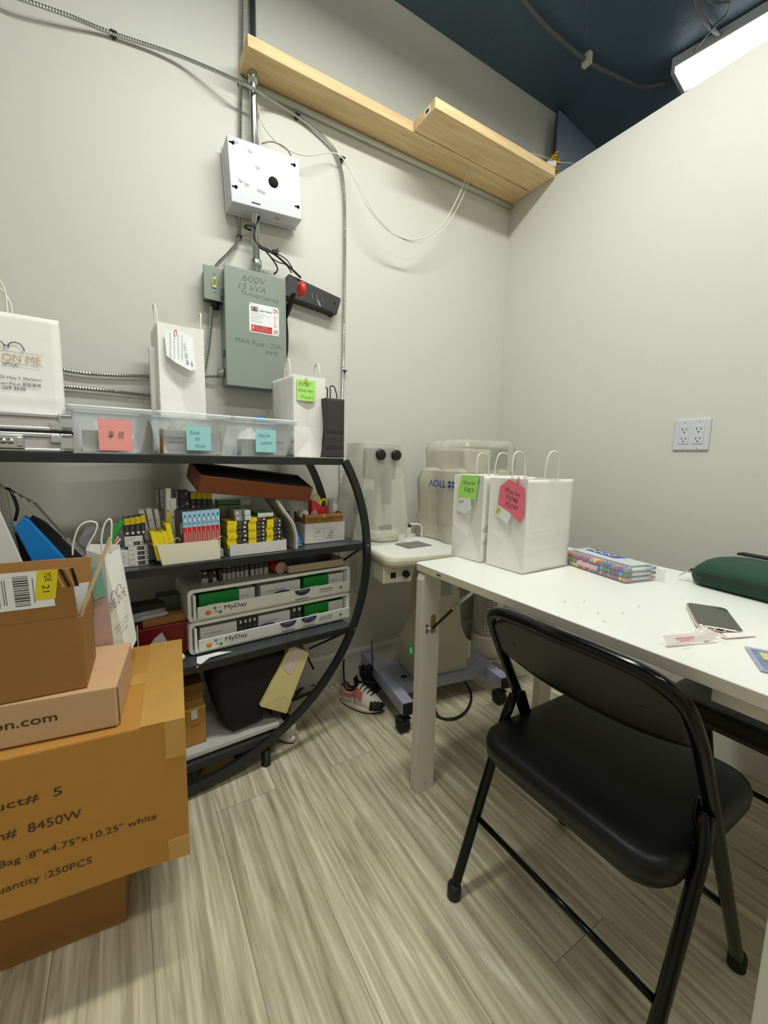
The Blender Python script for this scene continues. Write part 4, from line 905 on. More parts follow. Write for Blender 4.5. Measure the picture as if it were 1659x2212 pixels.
sc = sth('slim_cosmetic_carton', 'open grey and white carton standing right of the red meal box', 'carton', *(SP(712, 1100, oo+.04)[0], oo+.045, T2+.0045), .25)
bx(0, .020, 0, .03, 0, .145, M_lgry).build('side', sc); bx(.0205, .044, 0, .03, 0, .128, M_lwht).build('carton', sc, bev=.0008)
txt('Olay', .022, M_ink, sc, (.022, -.0006, .075), xd=(-1, 0, 0), yd=(0, 0, -1), height=.009) if False else txt('Beauty', .020, M_ink, sc, (.042, -.0008, .100), xd=(-1, 0, 0), yd=(0, 0, -1), height=.007)
MB().prism([(0, -.001, .146), (.044, -.001, .138), (.040, .012, .150), (.004, .012, .155)], (0, .001, .001), M_lgry).build('flap', sc)
MB().prism([(0, 0, 0)]*0+[(.0, 0, .0), (.030, 0, 0), (.030, 0, .01), (0, 0, .01)], (0, .001, 0), M_lgry)
tube = sth('white_tape_roll', 'small white roll lying in the brown corrugated tray', 'roll', *(SP(657, 1094, oo+.02)[0], oo+.03, T2+.085), 0)
MB().lathe([(.012, -.02), (.016, -.018), (.016, .018), (.012, .02)], M_sheet, axis='y', seg=20, c=(.008, .02, .018)).build('roll', tube)
crum('clear crinkled film in the brown corrugated tray', SP(676, 1100, oo+.012)[0], oo+.02, T2+.085, .035, .03, .03, M_film, 31, 'crinkled_film', 'film')
crum('brown crumpled paper left inside the brown corrugated tray', sa_-.018, oo+.03, T2+.10, .05, .04, .024, M_card3, 33, 'crumpled_paper', 'paper') if False else None
content(sa_+.008, oo+.012, T2+.0045, .05, .04, .080, M_card3, 'small_brown_box', 'small brown box hidden in the corrugated tray', 'box')

# brown shallow lid propped over the lens boxes
a = spp(427, 1062, .02); b = spp(668, 1082, .06)
Ld = (b-a).length; dx_ = (b-a).normalized(); yd_ = (V((0, 0, 1)).cross(dx_)).normalized(); zd_ = dx_.cross(yd_)
tl = .34; y2 = yd_*math.cos(tl)+zd_*math.sin(tl); z2 = zd_*math.cos(tl)-yd_*math.sin(tl)
ld = thing('shallow_brown_lid', 'long brown shallow box lid propped over the lens boxes, black inside', 'box lid', a)
ld.matrix_world = Matrix(((dx_.x, y2.x, z2.x, a.x), (dx_.y, y2.y, z2.y, a.y), (dx_.z, y2.z, z2.z, a.z), (0, 0, 0, 1)))
M_liner = mat('black_liner', (24, 20, 20), .75)
bx(0, Ld, 0, .003, 0, .050, M_wood_o).build('front_panel', ld, bev=.0008)
mb = bx(0, .003, .003, .12, 0, .050, M_wood_o); mb.box(Ld-.003, Ld, .003, .12, 0, .050, M_wood_o); mb.box(0, Ld, .117, .12, 0, .050, M_wood_o); mb.build('side_panel', ld)
bx(0, Ld, 0, .12, -.002, 0, M_wood_o).build('base_panel', ld)
bx(.0032, Ld-.0032, .0032, .1168, .0005, .046, M_liner).build('dark_liner', ld)

# folders and papers at the left of tier two
def slab(name, label, cat, quad, th, m, o, bev=.002, extra=None):
    P = [spp(u, v, o) for u, v in quad]; mb = MB(); mb.prism(P, SN*th, m); ob = mb.build(name, bev=bev); return tag(ob, label, cat)
slab('blue_folder', 'bright blue folder leaning at the left of the second shelf', 'folder', [(30, 1140), (50, 1117), (64, 1124), (150, 1218), (120, 1240), (80, 1235)], .05, M_blue, .045, .003)
slab('black_binder', 'thick black binder leaning behind the blue folder', 'binder', [(62, 1122), (72, 1114), (95, 1128), (185, 1210), (160, 1228), (100, 1170)], .05, M_fabric, .065, .004)
slab('black_pouch', 'dark pouch lying under the blue folder', 'pouch', [(30, 1150), (50, 1160), (95, 1215), (85, 1245), (45, 1245)], .04, M_darkm, .075, .004)
slab('white_clipboard', 'white sheet protector leaning at the far left edge', 'folder', [(-30, 1010), (-4, 1050), (0, 1105), (52, 1222), (30, 1235), (-30, 1210)], .010, M_lwht, .03, .002)
slab('grey_strap_bag', 'grey papers and strap behind the white sheet protector', 'papers', [(-20, 1040), (0, 1043), (14, 1060), (22, 1110), (44, 1200), (-20, 1200)], .010, M_lgry, .07, .002)
for k in range(7):
    P = [(26+9*k*.9, 1060+4.5*k), (60+8*k, 1094+5*k), (104+7*k, 1140+4*k), (140+6.2*k, 1165+3*k), (186+3*k, 1215+1*k)]
    pts = [spp(u, v, .10+.004*k) for u, v in P]
    ob = MB().strip(pts, SN*.05, .0022, M_lwht if k % 2 else M_lgry).build('bent_paper_stack')
    tag(ob, NTH[k]+' from the top left of seven bent papers fanned behind the binder', 'paper', 'bent papers fanned on the second shelf')
tag(MB().tube([spp(8, 1055, .08), spp(20, 1056, .08), spp(30, 1075, .08), (spp(38, 1100, .08)), spp(32, 1125, .08)], .0035, M_rubber, seg=8).build('bag_strap'), 'dark strap looping above the blue folder at far left', 'strap')
gs = thing('green_plastic_strip', 'green plastic wrapped strip leaning behind the handles of the leaning paper bag', 'packet', (0, 0, 0))
MB().prism([spp(222, 1182, .05), spp(234, 1190, .05), spp(268, 1130, .05), spp(260, 1120, .05)], SN*.02, mat('green_wrap', (40, 160, 70), .25, bump=.3)).build('green_wrap', gs, bev=.003)
MB().prism([spp(234, 1190, .052), spp(241, 1190, .052), spp(262, 1166, .052), spp(254, 1158, .052)], SN*.012, M_lwht).build('white_label', gs, bev=.001)
MB().prism([spp(236, 1185, .0515), spp(238, 1186, .0515), spp(260, 1160, .0515), spp(258, 1159, .0515)], SN*.013, M_red).build('red_stripe', gs)
crum('clear plastic wrap heaped behind the bag handles', SP(150, 1185, .12)[0], .12, T2, .16, .14, .105, M_film, 41)
crum('dark olive cloth lying behind the green strip', SP(170, 1190, .17)[0], .17, T2, .12, .08, .05, mat('olive_cloth', (96, 90, 60), .8), 42, 'olive_cloth', 'cloth')

# ------------------------------------------------------------------ drawer units on tier three
OU = .070
UL, _ = SP(408, 1380, OU); UR, _ = SP(756, 1300, OU); UW = UR-UL
_, ut = SP(752, 1222, OU); UH = (ut-T3)/2
def drawer_unit(z, label, marks, seedv):
    t = sth('contact_lens_drawer_unit', label, 'drawer unit', UL, OU, z)
    hh = UH-.0015; D = .19
    def ring(y, ins, r): return [V((UW/2+px_, y, hh/2+pz_)) for px_, pz_ in rrect(UW-2*ins, hh-2*ins, r)]
    mb = MB(); mb.loft([ring(.004, .012, .010), ring(.0, .010, .012), ring(0, .002, .014), ring(.003, 0, .016), ring(D, 0, .016), ring(D, .012, .010), ring(.10, .012, .010)], M_white, caps=False, smooth=False)
    mb.box(.008, UW-.008, D-.004, D, .008, hh-.008, M_white); mb.box(.010, UW-.010, .010, D-.004, .010, .014, M_white)
    mb.build('housing', t, bev=.0006)
    ph = hh*.50
    dr = thing('drawer', '', '', (0, 0, 0)); del dr['label']; del dr['category']; dr.parent = t
    fp = MB().hexa([(.026, -.010, .010), (UW-.016, -.010, .010), (UW-.016, -.006, .010), (.026, -.006, .010)], [(.024, -.016, ph), (UW-.014, -.016, ph), (UW-.014, -.012, ph), (.024, -.012, ph)], M_white).build('drawer_front', dr, bev=.002)
    mb = bx(.014, .022, -.012, .05, .010, hh-.016, M_white); mb.box(UW-.022, UW-.014, -.012, .05, .010, hh-.016, M_white); mb.build('drawer_side', dr, bev=.002)
    yy = lambda z: -.0104-.006*(z-.010)/(ph-.010)
    def L(tx, x, z, w_, h_, m): txt(tx, w_, m, fp, (x, yy(z)-.0004, z), yd=(0, -.006/(ph-.01), 1), height=h_, offset=.004 if m is M_ink else 0)
    txt('MyDay', .072, M_ink, fp, (.105, yy(.026)-.0006, .026), yd=(0, -.006/(ph-.01), 1), height=.018)
    mb = MB()
    for x, z, r, m in ((.056, .030, .0085, mat('orange_dot', (240, 140, 30), .5)), (.076, .041, .0045, mat('blue_dot', (110, 130, 190), .5)), (.090, .041, .002, M_lgry), (.080, .029, .0028, mat('green_dot', (90, 160, 60), .5)), (.092, .025, .0055, mat('green_dot', (90, 160, 60), .5))):
        mb.lathe([(r, yy(z)-.0005), (r, yy(z)+.0003)], m, c=(x, 0, z), axis='y', seg=18)
    mb.build('logo_dots', fp)
    for x, tx in marks:
        mb = MB(); n = 12; zt = ph-.003; pts = [(x+.030*math.cos(PI+PI*k/n), yy(zt)-.0006, zt+.020*math.sin(PI+PI*k/n)) for k in range(n+1)]
        mb.prism(pts, (0, .0003, 0), M_inkn); mb.build('printed_badge', fp)
        txt(tx, .030, M_sheet, fp, (x-.015, yy(zt-.009)-.0016, zt-.009), yd=(0, -.006/(ph-.01), 1), height=.0055)
        bx(x-.028, x+.028, -.0123, -.0112, .0135, .0150, M_lgry).build('small_print', fp); bx(x-.024, x+.024, -.0128, -.0116, .0165, .0178, M_lgry).build('small_print', fp)
    x = UW-.085; MB().lathe([(.006, yy(.03)-.0005), (.006, yy(.03)+.0003)], MC['green_dot'], c=(UW-.050, 0, .032), axis='y', seg=16).build('round_seal', fp)
    bx(x-.055, x, yy(.034)-.0006, yy(.034)+.0004, .034, .0385, M_lgry).build('small_print', fp); bx(x-.055, x, yy(.026)-.0006, yy(.026)+.0004, .026, .0285, M_lgry).build('small_print', fp)
    for xx in marks[:1]:
        mb = MB(); pts = [(xx[0]-.075+.030*math.cos(PI*k/12), -.0136, ph-.002+.010*math.sin(PI*k/12)) for k in range(13)]; mb.prism(pts, (0, .001, 0), M_inkn); mb.build('badge_tab', fp)
    return t, hh
m1 = [(.375, 'MINUS')]; m2_ = [(.320, 'HIGH MINUS'), (.400, 'PLUS')]
d1, hh = drawer_unit(T3, 'lower of two white drawer units with green lens boxes on the third shelf', m2_, 1)
d2, _ = drawer_unit(T3+UH, 'upper of two white drawer units, with a book and red tube on top', m1, 2)
# lens boxes inside the drawers
def inbox(z0, x0, x1, zt, kd, label, o=.012, d=.06, group=None):
    mb = lens('b', x1-x0, zt-.0155, d, BODY[kd], PAT[kd]); ob = mb.build('contact_lens_box', loc=SL(UL+x0, OU+o, z0+.0150)); ob.rotation_euler = (0, 0, RZ); tag(ob, label, 'box', group)
U2 = T3+UH
for x0, x1, kd, lab in ((.036, .158, 'gg', 'left green lens box in the upper drawer'), (.160, .212, 'wg', 'short white lens box beside the left green one, upper drawer'), (.232, .378, 'wg', 'long white lens box in the middle of the upper drawer'), (.392, .492, 'gg', 'right green lens box in the upper drawer'), (.494, UW-.026, 'wg', 'white lens box at the right end of the upper drawer')):
    inbox(U2, x0, x1, .083 if kd == 'gg' else .080, kd, lab)
for x0, x1, kd, lab in ((.036, .150, 'wg', 'left white lens box in the lower drawer'), (.224, .338, 'wg', 'middle white lens box in the lower drawer'), (.396, .492, 'gg', 'green lens box in the lower drawer'), (.494, UW-.026, 'gw', 'cream ended lens box at the right of the lower drawer')):
    inbox(T3, x0, x1, .084 if kd == 'gg' else .080, kd, lab)
for k in range(4): inbox(T3, .156+k*.0155, .170+k*.0155, .082, 'bw', NTH[k]+' from the left of four black lens boxes in the lower drawer', group='upright black boxes, lower drawer')
for k in range(2): inbox(T3, .345+k*.020, .3635+k*.020, .086, 'bw', ('left', 'right')[k]+' of two black lens boxes beside the green one, lower drawer', group='two black boxes, lower drawer')
# row on top of the upper unit
TU = T3+2*UH-.0005
ks = [('bw', 435, 449), ('bk', 450, 458), ('bw', 459, 467), ('bk', 472, 480), ('bw', 481, 488), ('bw', 490, 498.5), ('bw', 500, 508), ('bw', 510, 517), ('bw', 519, 526), ('bw', 528, 536), ('bw', 541, 549), ('bw', 551, 558.5), ('bw', 560, 568), ('bw', 570, 579)]
for k, (kd, u0, u1) in enumerate(ks):
    v1 = 1248-(u0-435)*.10
    lbx(kd, NTH[min(k, 14)] + ' from the left in the row of small lens boxes on the upper drawer unit', 'small lens boxes on the upper drawer unit', u0, u1, v1-(36 if k > 3 else 24)+(k % 3), v1, OU+.055, d=.05, z=TU) if k < 14 else None
rt_ = thing('red_tube', 'red cardboard tube lying open end forward on the drawer unit', 'tube', SL(SP(607, 1240, OU+.03)[0], OU+.03, TU+.0215), RZ+.22)
M_rt = mat('dark_red_card', (150, 30, 34), .45)
mb = MB(); mb.lathe([(.018, 0), (.021, 0), (.021, .15), (.018, .15), (.018, .001)], M_rt, axis='y', seg=28); mb.build('tube_wall', rt_)
MB().lathe([(.017, -.001), (.0215, -.001), (.0215, .003), (.017, .003), (.0165, .0)], mat('pale_pink_rim', (214, 176, 170), .5), axis='y', seg=28).build('rim', rt_)
bk_ = thing('thick_book', 'thick cream-edged book with dark cover lying on the upper drawer unit', 'book', SL(SP(624, 1240, OU+.01)[0], OU+.012, TU), RZ-.02)
BW = SP(741, 1215, OU+.01)[0]-SP(624, 1240, OU+.01)[0]
bx(0, BW, 0, .14, .002, .029, mat('book_pages', (206, 190, 160), .8, var=.08, vscale=4, stretch=(1, 1, 120))).build('pages', bk_); bx(-.002, BW+.002, -.002, .143, .0292, .031, mat('book_cover', (60, 52, 54), .35, var=.3, vscale=8)).build('cover', bk_); bx(-.002, BW+.002, -.002, .143, 0, .0018, MC['book_cover']).build('cover', bk_)
bx(BW*.62, BW, .03, .08, .0311, .0316, mat('book_red', (150, 50, 44), .4)).build('cover_title_block', bk_)
# things at the left of tier three
rb = sth('red_gift_bag', 'dark red bag with pale swirl at the left of the third shelf', 'bag', *(SP(300, 1390, .10)[0], .10, T3))
bx(0, .135, 0, .07, 0, .105, mat('deep_red_paper', (120, 14, 20), .4)).build('bag_body', rb, bev=.004)
MB().prism([(.005, -.0012, .0), (.085, -.0012, .0), (.115, -.0012, .030), (.080, -.0012, .040), (.062, -.0012, .085), (.040, -.0012, .070), (.022, -.0012, .04)], (0, .001, 0), M_lwht).build('pale_swirl', rb)
bx(-.004, .0, .0, .004, 0, .12, M_lwht).build('edge_strip', rb)
o_ = MB().lathe([(.002, 0), (.011, .002), (.014, .010), (.010, .018), (.003, .021)], M_cream, seg=14).build('cream_knob'); o_.location = SL(SP(388, 1385, .06)[0], .06, T3); tag(o_, 'small cream plastic knob in front of the red bag', 'knob')
pt = thing('glass_test_tubes', 'clear wrapped glass tubes lying on top of the red bag', 'tubes', SL(SP(312, 1300, .10)[0], .11, T3+.128), RZ+.2)
for k in range(2): MB().lathe([(.002, -.05), (.007, -.046), (.007, .05), (.004, .055)], M_film, c=(.01, .02*k, .008+.006*k), axis='x', seg=14).build('glass_tube', pt)
content(SP(305, 1300, .12)[0], .11, T3+.1055, .13, .07, .022, M_card3, 'brown_flat_box', 'brown flat box lying on the red bag, third shelf', 'box')
content(SP(285, 1330, .15)[0]-.05, .15, T3, .14, .06, .16, mat('charcoal_card', (60, 54, 52), .6), 'charcoal_box', 'charcoal box standing behind the leaning paper bag, third shelf', 'box')
content(SP(352, 1330, .10)[0], .18, T3, .07, .06, .17, M_greyd, 'grey_box', 'dark grey box behind the red bag, third shelf', 'box')
ps = MB(); P0_ = [spp(424, 1428, -.004), spp(452, 1412, .02), spp(500, 1398, .03), spp(470, 1402, .05), spp(425, 1412, .05)]
for p in P0_: p.z = T3+.001
P0_[0].z = T3-.006; P0_[1].z = T3+.004
tag(ps.prism(P0_, (0, 0, .0015), M_sheet).build('crumpled_paper'), 'crumpled white paper under the lower drawer unit at the shelf edge', 'paper')
tag(bx(0, .004, 0, .12, 0, .006, M_lwht).build('white_stick', loc=SL(SP(305, 1380, .03)[0], .0, T3), rz=RZ+.9), 'white plastic stick lying left on the third shelf', 'stick')

# ---- tier four
bd = sth('white_board', 'white and silver boards lying flat on the bottom shelf', 'board', RC-.18, .010, T4)
bx(0, .515, .015, .27, .0, .012, M_lwht).build('board', bd, bev=.001); bx(.0, .49, .006, .25, .0125, .026, mat('silver_board', (190, 190, 186), .3)).build('board', bd, bev=.001, rz=-.015)
T4b = T4+.0275
bc = sth('brown_carton', 'brown taped carton at the left of the bottom shelf beside the black sack', 'box', SP(380, 1560, .06)[0]-.10, .055, T4b, -.03)
bx(0, .185, 0, .14, 0, .125, M_card).build('carton', bc, bev=.002); bx(.0, .1855, -.0008, .1408, .118, .1258, M_tape).build('tape', bc, bev=.001)
bx(.142, .16, -.0008, 0, .088, .118, M_lwht).build('label', bc)
MB().prism([(.14, -.0006, .062), (.165, -.0006, .066), (.165, -.0006, .0675), (.14, -.0006, .0635)], (0, .0005, 0), M_ink).build('pen_mark', bc)
content(SP(385, 1480, .12)[0]-.08, .10, T4b+.127, .15, .12, .05, M_card3, 'flat_brown_box', 'flat dark brown box on the taped carton, bottom shelf', 'box')
# black sack
P = [(456, 1445), (470, 1420), (560, 1412), (640, 1400), (645, 1430), (600, 1500), (570, 1560), (503, 1590), (478, 1555), (462, 1500)]
mb = MB(); rings = []
for k, (o_f, sc_) in enumerate(((-.004, .80), (.01, .95), (.06, 1.0), (.14, .98), (.20, .85))):
    pts = [V((SP(u, v, .03)[0], 0, SP(u, v, .03)[1])) for u, v in P]; c0 = sum(pts, V())/len(pts)
    rings.append([V(((c0+(p-c0)*sc_).x, .03+o_f, max(T4b+.001, (c0+(p-c0)*sc_).z))) for p in pts])
mb.loft([[SL(p.x, p.y, p.z) for p in r] for r in rings], M_fabric)
tag(mb.build('black_sack', bev=.006), 'big slumped black fabric sack filling the bottom shelf', 'sack')
crum('neon yellow-green cloth stuffed above the black sack', SP(550, 1412, .06)[0], .05, .335, .10, .08, .065, mat('neon_cloth', (120, 140, 20), .7), 51, 'neon_cloth', 'cloth')
yk = thing('yellow_kraft_gift_bag', 'tilted narrow yellow kraft paper bag leaning by the bottom shelf end', 'bag', (0, 0, 0))
a, b, c_, d_ = spp(563, 1526, .01), spp(619, 1541, .012), spp(668, 1411, .02), spp(629, 1393, .02)
mb = MB(); mb.hexa([a, b, b+SN*.05, a+SN*.05], [d_, c_, c_+SN*.05, d_+SN*.05], M_kraft); mb.build('bag_body', yk, bev=.001)
mid = a+(b-a)*.55+(d_-a)*.22; mb = MB(); mb.add([a-SN*.001, b-SN*.001, mid-SN*.005, b+(c_-b)*.20-SN*.001], [(0, 1, 2), (1, 3, 2)], M_kraft); mb.build('bottom_fold', yk)
q1 = d_+(c_-d_)*.15+(a-d_)*.02; q2 = d_+(c_-d_)*.72+(a-d_)*.04; q3 = d_+(c_-d_)*.62+(a-d_)*.42; q4 = d_+(c_-d_)*.15+(a-d_)*.36
MB().prism([q-SN*.0016 for q in (q1, q2, q3, q4)], SN*.001, mat('pinkish_label', (206, 190, 186), .5)).build('label', yk)
content(SP(588, 1545, .05)[0], .05, T4b, .07, .08, .045, mat('maroon_box', (90, 34, 46), .5), 'maroon_box', 'small maroon box under the yellow kraft bag', 'box')
# dark lumps under the bottom shelf
for k, (s_, l_, m_, col) in enumerate(((-.20, .12, 'yellow and dark wrapper', (150, 120, 30)), (-.08, .10, 'dark maroon packet', (70, 24, 34)))):
    o_ = crumple(l_, .08, .055, mat(m_.replace(' ', '_'), col, .5), 60+k).build('packet'); o_.location = SL(s_, .08, 0); tag(o_, m_+' on the floor under the rack', 'packet')

# ------------------------------------------------------------------ brown cartons in front at left
CR = -.09
def carton(name, label, fr, w, d, z0, h, m, rz=CR, open_=False, flapm=None):
    """fr: front right bottom corner (x, y) ; box runs to -x and +y"""
    t = thing(name, label, 'box', (fr[0], fr[1], z0), rz)
    if not open_: bx(-w, 0, 0, d, 0, h, m).build('carton', t, bev=.004, seg=2)
    return t
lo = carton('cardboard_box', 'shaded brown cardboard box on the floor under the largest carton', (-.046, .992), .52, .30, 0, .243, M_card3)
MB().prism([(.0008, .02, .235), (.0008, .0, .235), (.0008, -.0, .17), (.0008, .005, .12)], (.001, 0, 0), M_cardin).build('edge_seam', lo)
ZBg = .245
bg = carton('cardboard_box', 'largest brown carton with black printed lines, on top of the floor box', (.074, .842), .62, .385, ZBg, .298, M_card)
for (tx, x1, z, hgt, wd) in (('Product#  5', -.197, .205, .0170, .155), ('Item#  8450W', -.172, .150, .0185, .150), ('Size of Bag :8"x4.75"x10.25" white', -.055, .098, .0170, .300), ('Quantity :250PCS', -.162, .050, .0170, .150)):
    txt(tx, wd, mat('faded_black_print', (62, 44, 26), .7), bg, (x1-wd, -.0012, z), height=hgt)
# tape bands on the top and right corner
mb = MB(); mb.box(-.075, .0006, -.0008, .3856, .2975, .2988, M_tape); mb.build('tape', bg, bev=.0005)
mb = MB(); mb.box(-.62, .0006, .168, .218, .2982, .2992, M_tape); mb.build('tape', bg, bev=.0005)
bx(-.035, .001, -.0012, 0, .22, .2985, M_tape).build('tape', bg, bev=.0004); bx(0, .0012, -.001, .386, .24, .2985, M_tape).build('tape', bg, bev=.0004); bx(-.038, .001, -.0012, 0, 0, .045, M_tape).build('tape', bg, bev=.0004)
ZFl = ZBg+.3005
fl = carton('flat_mailer_box', 'flat tan mailer box lying on the largest carton with dark lettering on its front', (-.034, .868), .40, .205, ZFl, .078, M_card2, rz=-.13)
txt('supervision.com', .195, mat('faded_black_print', (62, 44, 26), .7), fl, (-.285, -.0012, .030), height=.020, offset=.006)
MB().prism([(.0008, .008, .0), (.0008, .012, 0), (.0008, .006, .074), (.0008, .003, .074)], (.0012, 0, 0), M_cardin).build('flap_gap', fl)
MB().box(-.4, 0, -.0015, .0, .0765, .0785, M_card2).build('lid_edge', fl, bev=.0006)
# open top box
ZOp = ZFl+.0795
ob_ = thing('open_cardboard_box', 'open brown box with a raised labelled flap, topmost of the stack', 'box', (-.078, .888, ZOp), -.05)
wo, do, ho, t_ = .34, .135, .135, .004
mb = bx(-wo, 0, 0, t_, 0, ho, M_card3); mb.build('front_wall', ob_, bev=.0012)
bx(-wo, 0, do-t_, do, 0, ho, M_card3).build('back_wall', ob_, bev=.001); bx(-t_, 0, t_, do-t_, 0, ho, M_card3).build('side_wall', ob_, bev=.001); bx(-wo, -wo+t_, t_, do-t_, 0, ho, M_card3).build('side_wall', ob_); bx(-wo+t_, -t_, t_, do-t_, 0, t_, M_card3).build('bottom', ob_)
ff = MB().hexa([(-wo, 0, ho), (-.006, 0, ho), (-.006, t_, ho), (-wo, t_, ho)], [(-wo, -.012, ho+.092), (-.010, -.012, ho+.092), (-.010, -.008, ho+.092), (-wo, -.008, ho+.092)], M_card3).build('front_flap', ob_, bev=.001)
bf = MB().hexa([(-wo, do-t_, ho), (0, do-t_, ho), (0, do, ho), (-wo, do, ho)], [(-wo, do+.02, ho+.074), (0, do+.02, ho+.074), (0, do+.024, ho+.074), (-wo, do+.024, ho+.074)], M_card3).build('back_flap', ob_, bev=.001)
def fy(z): return -.0008-.012*(z-ho)/.092
def onff(x0, x1, z0, z1, m, nm, sh=0, off=0, par=None):
    return MB().prism([(x0, fy(z0)-off, z0), (x1, fy(z0)-off, z0), (x1+sh, fy(z1)-off, z1), (x0+sh, fy(z1)-off, z1)], (0, -.0003, 0), m).build(nm, par or ff)
lb2 = onff(-.30, -.036, ho+.026, ho+.0915, M_sheet, 'shipping_label')
random.seed(4)
for xa, xb in ((-.126, -.106), (-.088, -.068)):
    z = ho+.032; mb = MB()
    while z < ho+.084: hz = random.choice((.0008, .0014, .0022)); mb.prism([(xa, fy(z)-.0004, z), (xb, fy(z)-.0004, z), (xb, fy(z+hz)-.0004, z+hz), (xa, fy(z+hz)-.0004, z+hz)], (0, -.0002, 0), M_ink); z += hz+random.choice((.001, .0018))
    mb.build('barcode', lb2)
for x in (-.102, -.099, -.063): MB().prism([(x, fy(ho+.036)-.0005, ho+.036), (x+.0012, fy(ho+.036)-.0005, ho+.036), (x+.0012, fy(ho+.08)-.0005, ho+.08), (x, fy(ho+.08)-.0005, ho+.08)], (0, -.0002, 0), M_inkg).build('small_print', lb2)
yt_ = onff(-.062, -.034, ho+.040, ho+.0915, mat('yellow_tape_label', (228, 206, 20), .4), 'yellow_sticker', sh=.007, off=.0008)
txt('YDE', .016, M_ink, yt_, (-.046, fy(ho+.088)-.0013, ho+.088), xd=(0, .13, -1), yd=(1, 0, 0), height=.009); txt('21', .013, M_ink, yt_, (-.050, fy(ho+.066)-.0013, ho+.066), xd=(0, .13, -1), yd=(1, 0, 0), height=.009)
mb = MB()
for k in range(4): x = -.024+k*.008; mb.prism([(x, fy(ho+.058)-.0003, ho+.058), (min(-.006, x+.004), fy(ho+.058)-.0003, ho+.058), (x-.006, fy(ho+.0915)-.0003, ho+.0915), (x-.010, fy(ho+.0915)-.0003, ho+.0915)], (0, -.0002, 0), M_darkm if k % 2 else M_tape)
mb.build('striped_tape', ff)
tag(MB().prism([at(u, v, y=.935) for u, v in ((150, 1280), (166, 1262), (193, 1258), (179, 1322), (160, 1345))], (0, .002, 0), M_sheet).build('white_paper'), 'white papers sticking out of the open box behind its labelled flap', 'paper')
tag(bx(-.003, .003, -.004, .004, 0, .150, mat('pale_wood_stick', (200, 174, 134), .6)).build('wooden_stick', loc=at(174, 1328, y=.93), R=(-.06, math.radians(21), 0)), 'pale wooden stick poking up between the open box and the leaning bag', 'stick')
# leaning bag between boxes and rack
Rb = Matrix.Rotation(math.radians(-13), 3, 'Y')
ZB2 = ZBg+.2995
lp = at(262, 1432, z=ZB2+.004)
lbg = thing('paper_bag', 'narrow white paper bag with glasses logo leaning right of the open box', 'bag', (0, 0, 0))
# corners measured on the bag's faces
yF = 1.09
br_ = at(276, 1422, y=yF); brr = at(294, 1384, y=yF+.05); trr = at(257, 1185, y=yF+.05); trl = at(225, 1200, y=yF); bl2 = at(247, 1404, y=yF)
tl2 = at(186, 1188, y=yF+.03); bl3 = at(200, 1400, y=yF+.03)
mb = MB(); mb.prism([trl, trr, brr, br_, bl2], (0, .0015, 0), M_paper); mb.prism([tl2, trl, bl2, bl3], (0, .0015, 0), M_paper)
mb.prism([tl2+V((0, .07, 0)), trr+V((0, .05, 0)), brr+V((0, .05, 0)), bl3+V((0, .07, 0))], (0, .0015, 0), M_paper)
mb.prism([trr, trr+V((0, .05, 0)), brr+V((0, .05, 0)), brr], (.001, 0, 0), M_paper); mb.prism([tl2, tl2+V((0, .07, 0)), bl3+V((0, .07, 0)), bl3], (.001, 0, 0), M_paper)
mb.build('bag_body', lbg)
for pts in ([(157, 1200, 0), (158, 1175, 0), (170, 1140, 0), (190, 1127, 0), (209, 1131, 0), (206, 1150, 0), (192, 1175, 0), (186, 1192, 0)], [(222, 1196, 0), (219, 1165, 0), (225, 1135, 0), (236, 1121, 0), (241, 1130, 0), (240, 1165, 0), (239, 1195, 0)]):
    MB().tube([at(u, v, y=yF+(.0 if pts[0][0] > 200 else .05)) for u, v, _ in pts], .0019, M_cord, seg=8, step=.004).build('handle', lbg)
xdr = (trr-trl); e1 = V((.55, 0, .30)).normalized()
def onb(u, v): return at(u, v, y=yF-.002+ (0 if u < 245 else .02*(u-245)/40))
pA = at(250, 1262, y=yF-.001)
e_x = (at(272, 1285, y=yF-.001)-at(243, 1318, y=yF-.001)).normalized(); e_z = V((-.18, 0, .98)).normalized()
arc = MB()
for s_ in (-1, 1):
    c0 = at(251, 1284, y=yF-.004)+e_x*(s_*.0085)
    arc.strip([c0+e_x*.0070*math.cos(a)+V((0, 0, 1))*.015*math.sin(a) for a in [PI*k/10 for k in range(11)]], V((0, .0006, 0)), .0010, M_ink, curve=False)
arc.build('glasses_logo', lbg)
txt('EYES ON ME', .046, M_inkg, lbg, at(241, 1322, y=yF-.004), xd=e_x, yd=(-.16, 0, 1), height=.020)
txt('8360-8255 Hwy 7, Markham', .040, M_inkn, lbg, at(250, 1362, y=yF-.004), xd=e_x, yd=(-.16, 0, 1), height=.006)
txt('(Markham Place)', .036, M_inkn, lbg, at(253, 1368, y=yF-.004), xd=e_x, yd=(-.16, 0, 1), height=.005)
txt('437.269.3636', .022, M_inkn, lbg, at(262, 1370, y=yF-.004), xd=e_x, yd=(-.16, 0, 1), height=.005)
for q_, m_, nm, lab, pts in ((0, mat('dusty_pink_card', (196, 160, 152), .6), 'pink_card', 'dusty pink card inside the leaning bag', [(203, 1300), (229, 1290), (246, 1402), (203, 1405)]), (1, mat('sea_green_card', (132, 176, 160), .5), 'sea_green_note', 'sea green note inside the leaning bag', [(190, 1230), (215, 1222), (231, 1285), (204, 1297)])):
    tag(MB().prism([at(u, v, y=yF-.004-.004*q_) for u, v in pts], (0, .001, 0), m_).build(nm), lab, 'card')

